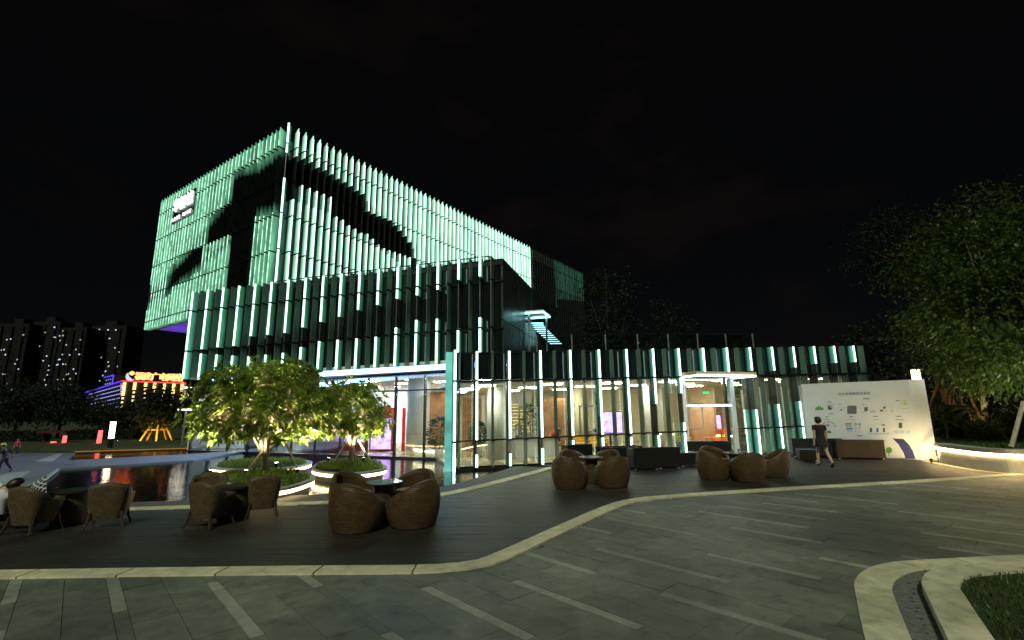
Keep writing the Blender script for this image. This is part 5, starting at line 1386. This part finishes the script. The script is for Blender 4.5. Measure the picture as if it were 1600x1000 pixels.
walk = dict(pelvis=(0, 0, .88), neck=(0, -.03, 1.36), head=(0, -.055, 1.51), sh_l=(.165, -.02, 1.31), sh_r=(-.165, -.02, 1.31), el_l=(.225, .05, 1.05), wr_l=(.225, .0, .82), el_r=(-.225, -.03, 1.05), wr_r=(-.23, -.10, .83),
    hip_l=(.085, 0, .83), kn_l=(.09, -.12, .47), an_l=(.085, -.16, .075), to_l=(.09, -.30, .035), hip_r=(-.085, 0, .83), kn_r=(-.09, .10, .46), an_r=(-.09, .36, .13), to_r=(-.09, .27, .035), look=(0, -1, -.05))
pw = G(1288, 729.5); person('woman in a short dark dress walking past the white board, seen from behind', Vector((pw.x, pw.y, DZ)), math.pi-.05, walk, 1.0, 'cloth_black', None, .5)
kid = dict(walk); kid.update(el_l=(.26, -.14, 1.1), wr_l=(.24, -.32, 1.2), el_r=(-.26, .16, 1.1), wr_r=(-.24, .2, .9), neck=(0, -.12, 1.34), head=(0, -.18, 1.50))
pw = G(4, 738); person('child in dark clothes with a yellow hat running on the path at the left edge', Vector((pw.x, pw.y, .005)), -1.2, kid, .62, 'cloth_navy', 'cloth_navy', hat='cloth_yellow', sleeve=1.6)
pw = G(25, 711); person('small child in red standing at the far side of the path on the left', Vector((pw.x, pw.y, .005)), .3, walk, .52, 'cloth_red', 'cloth_navy', sleeve=1.5)
sit = dict(pelvis=(0, .1, .50), neck=(0, .2, .98), head=(0, .17, 1.13), sh_l=(.165, .19, .93), sh_r=(-.165, .19, .93), el_l=(.22, .05, .72), wr_l=(.15, -.18, .68), el_r=(-.22, .05, .72), wr_r=(-.15, -.18, .68),
    hip_l=(.09, .06, .50), kn_l=(.11, -.36, .52), an_l=(.11, -.42, .09), to_l=(.11, -.55, .035), hip_r=(-.09, .06, .50), kn_r=(-.11, -.36, .52), an_r=(-.11, -.42, .09), to_r=(-.11, -.55, .035), look=(0, -1, 0))
# seated figure leaning over in the leftmost chair
ac = fit('a', 4, 836, .34)
lean = dict(sit); lean.update(neck=(-.16, .16, .90), head=(-.26, .10, 1.0), sh_l=(.02, .2, .97), sh_r=(-.26, .18, .76), el_l=(.12, .0, .86), wr_l=(-.05, -.2, .80), el_r=(-.3, .0, .62), wr_r=(-.2, -.2, .66))
q = V(10, 790, 8.65); person('person in a white shirt leaning sideways in an armchair at the left edge', Vector((q.x, q.y, DZ)), math.pi-.1, lean, .80, 'cloth_white', 'cloth_navy', sleeve=.9)
m = bpy.data.materials.new('check_cloth'); m.use_nodes = True; n = m.node_tree; bsd = n.nodes['Principled BSDF']; bsd.inputs['Roughness'].default_value = .9
uvn = n.nodes.new('ShaderNodeUVMap'); br = n.nodes.new('ShaderNodeTexBrick'); br.offset = 0; br.inputs['Scale'].default_value = 1; br.inputs['Brick Width'].default_value = .055; br.inputs['Row Height'].default_value = .055; br.inputs['Mortar Size'].default_value = .007
br.inputs['Color1'].default_value = br.inputs['Color2'].default_value = (.012, .014, .03, 1); br.inputs['Mortar'].default_value = (.7, .7, .72, 1)
n.links.new(uvn.outputs[0], br.inputs['Vector']); n.links.new(br.outputs[0], bsd.inputs['Base Color']); MATS['check_cloth'] = m
q = V(52, 772, 8.75)
b = MB(); uv = []; NN = 8
for sd_ in (-1, 1):
    for i in range(NN+1):
        for j in range(NN+1):
            u, v = i/NN*2-1, j/NN*2-1; th = .085*(1-u**4)*(1-v**4)
            X, Z = u*.25*(1-.07*(1-v*v)), v*.22*(1-.07*(1-u*u)); a = .45
            b.v.append((q.x+X*math.cos(a)-Z*math.sin(a), q.y+sd_*th+Z*.25, q.z+X*math.sin(a)+Z*math.cos(a))); uv.append((u*.25*.707+v*.22*.707, v*.22*.707-u*.25*.707))
K2 = (NN+1)**2
for sd_ in (0, 1):
    for i in range(NN):
        for j in range(NN):
            f = [sd_*K2+i*(NN+1)+j, sd_*K2+(i+1)*(NN+1)+j, sd_*K2+(i+1)*(NN+1)+j+1, sd_*K2+i*(NN+1)+j+1]; b.face(f if sd_ == 0 else f[::-1])
cu_ = b.build('checked_cushion', 'check_cloth', None, True, uv); tag(cu_, 'black and white checked cushion propped over the back of the leftmost armchair', 'cushion')
# guests inside
q = G(812, 709, .04); person('guest in a grey top sitting inside the pavilion behind the pale counter', Vector((q.x, q.y+1.3, .04)), .5, sit, 1.05, 'cloth_grey', 'cloth_navy', sleeve=1.6)
q = G(872, 706, .04); person('guest in black sitting inside the pavilion beside the red vase', Vector((q.x, q.y+1.2, .04)), -.9, sit, 1.05, 'cloth_black', 'cloth_black', sleeve=1.6)
for lab, px, rz in (('indoor stool under the guest in grey', 812, .5), ('indoor stool under the guest in black', 872, -.9)):
    q = G(px, 709 if px == 812 else 706, .04); q.y += 1.3 if px == 812 else 1.2
    t = thing('indoor_stool', lab, 'stool', q); MB().lathe([(.24, .36), (.26, .40), (.24, .42)], 20, (q.x, q.y, 0)).build('seat', 'beige_fabric', t); MB().lathe([(.2, .036), (.03, .06), (.03, .355)], 14, (q.x, q.y, 0)).build('pedestal', 'steel', t)

# ================================================================== FAR LEFT: PARK, LAMPS, TOWERS
def far_tree(k, px, Y, top, wpx, label):
    base = V(px, 690, Y); base.z = .03; zt = V(px, top, Y).z; rw = abs(V(px+wpx, 640, Y).x-V(px, 640, Y).x)
    ch = zt*.36; C = Vector((base.x, Y, zt-ch))
    P = [base, base+Vector((.1, 0, zt*.2)), base+Vector((-.05, 0, zt*.42))]
    leafy('park_tree', label, base, P, [.16*zt/6, .13*zt/6, .10*zt/6], C, (rw, rw*.9, ch), 90, 30, .34, 'leaf_far', 60+k, 'bark_dark', 'dark trees in the park', .55, 6)
for k, (px, Y, top, wpx, lab) in enumerate(((18, 44, 592, 52, 'dark park tree at the left edge beneath the far towers'), (88, 50, 600, 42, 'dark park tree left of the violet lit building'), (150, 56, 628, 36, 'low dark park tree beneath the violet lit roof line'),
        (196, 46, 634, 34, 'dark park tree behind the glowing column lamp'), (243, 40, 612, 17, 'slim dark tree on yellow lit stakes'), (288, 54, 618, 34, 'dark park tree behind the leaves of the large pool tree'), (-45, 48, 600, 50, 'dark park tree just outside the left edge'))): far_tree(k, px, Y, top, wpx, lab)
p = V(243, 698, 40); q = V(243, 668, 40)
t = thing('tree_stakes', 'yellow lit support frame round the foot of the slim park tree', 'support', (p.x, p.y, .03))
mat('stake_yellow', (.8, .5, .03), .6)
for a in range(5):
    an = 6.283*a/5+.3; MB().tube([(p.x+1.1*math.cos(an), p.y+1.1*math.sin(an), .03), (p.x+.3*math.cos(an), p.y+.3*math.sin(an), 1.7)], .07, 7).build('stake', 'stake_yellow', t)
for z_, r_ in ((1.62, .36), (.9, .7)):
    for a in range(5):
        a0, a1 = 6.283*a/5+.3, 6.283*(a+1)/5+.3; MB().tube([(p.x+r_*math.cos(a0), p.y+r_*math.sin(a0), z_), (p.x+r_*math.cos(a1), p.y+r_*math.sin(a1), z_)], .07, 6).build('crosspiece', 'stake_yellow', t)
spot('amber spotlight at the foot of the yellow support frame', Vector((p.x-1.5, p.y-2.2, .03)), Vector((p.x, p.y, 1.4)), 260, (1, .62, .12), 90)
spot('second amber spotlight right of the yellow support frame', Vector((p.x+1.6, p.y-2.0, .03)), Vector((p.x, p.y, 1.4)), 220, (1, .62, .12), 90)
def pillar_lamp(label, px, y0, y1, y2, Y, r, mt):
    p = V(px, y2, Y); zb, zt = V(px, y1, Y).z, V(px, y0, Y).z; t = thing('column_lamp', label, 'lamp', (p.x, p.y, .03))
    MB().lathe([(r, .03), (r, zb-.01)], 12, (p.x, p.y, 0)).build('post', 'dark_metal', t); MB().lathe([(r*1.05, zb), (r*1.05, zt)], 14, (p.x, p.y, 0)).build('diffuser', mt, t); MB().lathe([(r*1.15, zt+.005), (r*1.15, zt+.06)], 14, (p.x, p.y, 0)).build('cap', 'dark_metal', t)
pillar_lamp('glowing white column lamp beyond the back pool', 171, 659, 685, 703, 31.0, .14, 'led_warm')
lamp('led_red', (1.0, .10, .09), 3.0)
for nm, lab, px, y0, y1, Y, hw in (('lit_post', 'tall red lit sculpture post left of the column lamp', 152.5, 672.5, 699, 36, 3.2), ('lit_post', 'red lit post standing at the edge of the park', 97, 681, 702.5, 37, 2.4), ('lit_post', 'short red lit post in a pair left of the others', 78, 690, 703, 37, 1.2), ('lit_post', 'thinner short red lit post in a pair left of the others', 81.5, 690.5, 703, 37.2, .9)):
    a, b_ = V(px-hw, y1, Y), V(px+hw, y0, Y); t = thing(nm, lab, 'sculpture', ((a.x+b_.x)/2, Y, .03), 'red lit sculpture posts')
    b = MB(); b.hexa([(a.x, Y, .08), (b_.x, Y, .08), (b_.x, Y+.3, .08), (a.x, Y+.3, .08), (a.x+(b_.x-a.x)*.35, Y, b_.z), (b_.x, Y, b_.z), (b_.x, Y+.3, b_.z), (a.x+(b_.x-a.x)*.35, Y+.3, b_.z)]); b.build('body', 'led_red', t)
    MB().box(a.x-.3, b_.x+.3, Y-.15, Y+.45, .03, .075).build('base', 'red_panel', t)
p = V(90, 676, 39)
t = thing('park_shelter', 'low dark red park shelter roof behind the red posts', 'shelter', (p.x, 39, .03))
mat('shelter_red', (.10, .008, .008), .7)
MB().box(p.x-1.1, p.x+1.1, 38.4, 39.6, p.z, p.z+.14).build('roof', 'shelter_red', t)
for dx in (-.9, .9): MB().box(p.x+dx-.06, p.x+dx+.06, 38.9, 39.0, .03, p.z-.005).build('post', 'shelter_red', t)
# warm lit edge along the back pool
e0, e1 = G(118, 706.5, .03), G(303, 700.8, .03)
t = thing('pool_edge_light', 'thin orange light line along the far edge of the back pool', 'light', e0)
MB().tube([e0+Vector((0, -.05, .03)), e1+Vector((0, -.05, .03))], .02, 5).build('tube', 'orange_glow', t)
def street_lamp(label, px, y0, y1, Y, arm, heads):
    p = V(px, y1, Y); z = V(px, y0, Y).z; t = thing('street_lamp', label, 'lamp', (p.x, Y, .03))
    MB().tube([(p.x, Y, .03), (p.x, Y, z)], [.09, .05], 8).build('pole', 'steel', t)
    MB().tube([(p.x, Y, z), (p.x+arm, Y, z+.05)], .04, 6).build('arm', 'steel', t)
    MB().box(p.x+arm-.35*heads, p.x+arm+.35*heads, Y-.14, Y+.14, z+.06, z+.16).build('head', 'steel', t)
    MB().box(p.x+arm-.33*heads, p.x+arm+.33*heads, Y-.13, Y+.13, z+.015, z+.055).build('lens', 'lamp_head', t)
street_lamp('pale street lamp with a long bright head behind the large pool tree', 285, 641, 691, 33, .25, 2.2)
street_lamp('street lamp glowing above the red lit roof sign', 297, 606, 690, 48, -.8, 1.0)
street_lamp('slim pale lamp pole beyond the column lamp', 183, 652, 690, 47, .4, .5)
for k, (px0, px1, Y, lab) in enumerate(((-60, 70, 41, 'clipped low hedge at the left end of the park edge'), (110, 215, 43, 'clipped low hedge behind the column lamp'))):
    a, b_ = V(px0, 700, Y), V(px1, 700, Y); t = thing('hedge', lab, 'hedge', ((a.x+b_.x)/2, Y, .03)); n_l = 2200
    LC = np.stack([rng.uniform(a.x, b_.x, n_l), rng.uniform(Y-.5, Y+.5, n_l), rng.uniform(.1, .85, n_l)], 1); LD = rng.normal(size=(n_l, 3)); LD[:, 2] += .4
    leaves('foliage', 'leaf_far', LC, LD, .22, .12, t); MB().box(a.x, b_.x, Y-.35, Y+.35, .03, .65).build('core', 'leaf_far', t)
# building with violet light lines and the red roof sign
def lobj(name, P, mt, parent, r=.12): return MB().tube(P, r, 5).build(name, mt, parent)
YS = 120.0
sb = thing('office_building', 'distant office building outlined in violet lights with yellow vertical light bars', 'building', (*V(195, 640, YS).xy, 0))
fl, fr_, zr = V(192, 596, YS), V(291, 599, YS), V(192, 596, YS).z
wl = V(98, 612, YS+26); wl.z = V(98, 614, YS+26).z
zR2 = zr
MB().box(fl.x, fr_.x, YS, YS+18, 0, zr).build('front_wing', 'core', sb)
F_w = frame(Vector((wl.x, YS+34, 0)), Vector((fl.x-.1, YS+.5, 0))); lw = Vector((fl.x-.1-wl.x, -33.5, 0)).length
p0w = F_w[0]; zwl = zat(p0w.x, p0w.y, 614)
MB().fbox(F_w, 0, lw-.1, -12, 0, 0, lambda s: zwl+(zr-zwl)*s/lw).build('side_wing', 'core', sb)
lobj('light_line', [(p0w.x, p0w.y-.3, zwl+.1), (fl.x, YS-.3, zr+.1)], 'line_blue', sb, .16)
tz = V(160, 588, YS+12).z; tpx = V(150, 588, YS+14)
MB().fbox(F_w, lw*.52, lw*.76, -8, -.2, zwl*.8, tz).build('roof_box', 'core', sb)
for s0, s1 in ((.52, .76),):
    a, b_ = F_w[0]+F_w[1]*lw*s0, F_w[0]+F_w[1]*lw*s1; lobj('light_line', [(a.x, a.y-.3, tz), (b_.x, b_.y-.3, tz)], 'line_blue', sb, .14); lobj('light_line', [(b_.x, b_.y-.3, tz), (b_.x, b_.y-.3, zr)], 'line_blue', sb, .14)
for r_ in range(6):
    for k in range(26):
        s = lw*(.03+.95*k/26); q = F_w[0]+F_w[1]*s; zz = (zwl+(zr-zwl)*s/lw)-.9-1.05*r_
        if r_ >= 4 and k < 8: continue
        MB().fbox(F_w, s, s+.62, .02, .10, zz, zz+.2).build('light_dash', 'dash_blue', sb)
for r_ in range(3):
    for k in range(4): s = lw*(.54+.055*k); MB().fbox(F_w, s, s+.6, -.18, -.1, tz-.9-1.1*r_, tz-.7-1.1*r_).build('light_dash', 'dash_blue', sb)
lobj('light_line', [(fl.x, YS-.3, zr+.1), (fr_.x, YS-.3, V(291, 599, YS).z)], 'red_glow', sb, .18)
for px, y1 in ((196, 618), (212, 609), (229, 604), (243, 607), (258, 609), (273, 615), (286, 612)):
    a, b_ = V(px, 597.5, YS), V(px, y1, YS); MB().box(a.x-.28, a.x+.28, YS-.35, YS-.05, b_.z, a.z).build('light_bar', 'sign_yel', sb)
    for k in range(3): MB().box(a.x-.18, a.x+.18, YS-.3, YS-.05, b_.z-.9-1.0*k, b_.z-.45-1.0*k).build('light_dash', 'sign_yel', sb)
for px in (191, 290):
    for k in range(7): a = V(px, 600+3*k, YS); MB().box(a.x-.2, a.x+.2, YS-.3, YS-.05, a.z-.15, a.z+.15).build('light_dash', ('red_glow', 'dash_blue', 'win_cool')[k % 3], sb)
sgn = thing('rooftop_sign', 'glowing red rooftop sign with six characters on the distant office building', 'sign', V(240, 596, YS))
cw = (V(287, 590, YS).x-V(212, 590, YS).x)/6
for k, chh in enumerate('福建广电网络'):
    p = V(212, 590, YS); zz = V(212+12.5*k, 588.6+.55*k, YS).z
    Mx = Matrix(((1, 0, 0, p.x+cw*(k+.5)), (0, 0, -1, YS-.2), (0, 1, 0, zz), (0, 0, 0, 1)))
    text('character', chh, cw*1.02, 'sign_red', sgn, Mx, .25)
    MB().box(p.x+cw*(k+.5)-.1, p.x+cw*(k+.5)+.1, YS+.1, YS+.3, zr, zz).build('bracket', 'dark_metal', sgn)
p = V(205, 588, YS); b = MB()
for i in range(13):
    a = math.pi*.75+math.pi*1.05*i/12; ro, ri = 1.15, 1.15-.75*math.sin(math.pi*i/12)
    for r_, dx in ((ro, 0), (ri, .12)):
        for dy in (0, .3): b.v.append((p.x+r_*math.cos(a)+dx, YS-.3+dy, p.z+r_*math.sin(a)))
for i in range(12):
    o_ = 4*i; b.face((o_, o_+2, o_+6, o_+4)); b.face((o_+1, o_+5, o_+7, o_+3)); b.face((o_, o_+4, o_+5, o_+1)); b.face((o_+2, o_+3, o_+7, o_+6))
b.build('logo_crescent', 'win_cool', sgn); lb_ = MB().lathe([(.0, -.55), (.45, -.3), (.55, 0), (.45, .3), (.0, .55)], 12, (p.x+.2, YS-.1, p.z+.75)).build('logo_petal', 'sign_red', sgn, True)
# far apartment towers
mat('tower', (.002, .002, .0025), .9, var=.2, scale=.1)
rw = random.Random(4)
for k, (x0, x1, top, Y, nl_, lab) in enumerate(((-30, 22, 506, 300, 20, 'far apartment tower at the left edge with scattered lit windows'), (24, 72, 503, 310, 24, 'far apartment tower with lit windows, second from the left edge'), (74, 116, 512, 305, 26, 'far apartment tower with lit windows, third from the left edge'), (118, 180, 509, 320, 26, 'rightmost far apartment tower above the violet lit building'))):
    a, b_ = V(x0, 640, Y), V(x1, 640, Y); zt = V((x0+x1)/2, top, Y).z; t = thing('apartment_tower', lab, 'building', ((a.x+b_.x)/2, Y, 0), 'far apartment towers')
    W = b_.x-a.x; wl_ = MB().box(a.x, b_.x, Y, Y+16, 0, zt).build('wall', 'tower', t)
    MB().box(a.x+W*.3, a.x+W*.6, Y+4, Y+11, zt+.01, zt+4).build('roof_house', 'tower', t)
    nfl = int(zt/3.1); nc = max(5, int(W/2.6)); cells = [(i, j) for i in range(nc) for j in range(nfl//3, nfl)]; rw.shuffle(cells)
    for i in range(3): MB().box(a.x+W*(i+.5)/3-1.1, a.x+W*(i+.5)/3+1.1, Y-1.2, Y-.01, 3, zt-2).build('balcony_stack', 'tower', t)
    for n__, (i, j) in enumerate(cells[:nl_+60]):
        xx = a.x+W*rw.uniform(.03, .97); zz = j*3.1+.9+rw.uniform(-.3, .3); lit_ = n__ < nl_; ww = rw.uniform(.22, .5)
        MB().box(xx-ww, xx+ww, Y-1.35, Y-1.22, zz, zz+rw.uniform(.6, .95)).build('window', (rw.choice(('win_cool', 'win_cool', 'win_cool', 'win_warm'))) if lit_ else 'dark_glass', t)
# trees behind the pavilion roof, nearly lost in the dark
for k, (px, Y, top, wpx, lab) in enumerate(((960, 44, 408, 48, 'tall dim tree behind the pavilion roof beside the block'), (1385, 36, 500, 40, 'dark tree behind the right end of the pavilion'), (1060, 52, 470, 44, 'faint low tree behind the pavilion roof railing'))):
    far_tree(20+k, px, Y, top, wpx, lab)
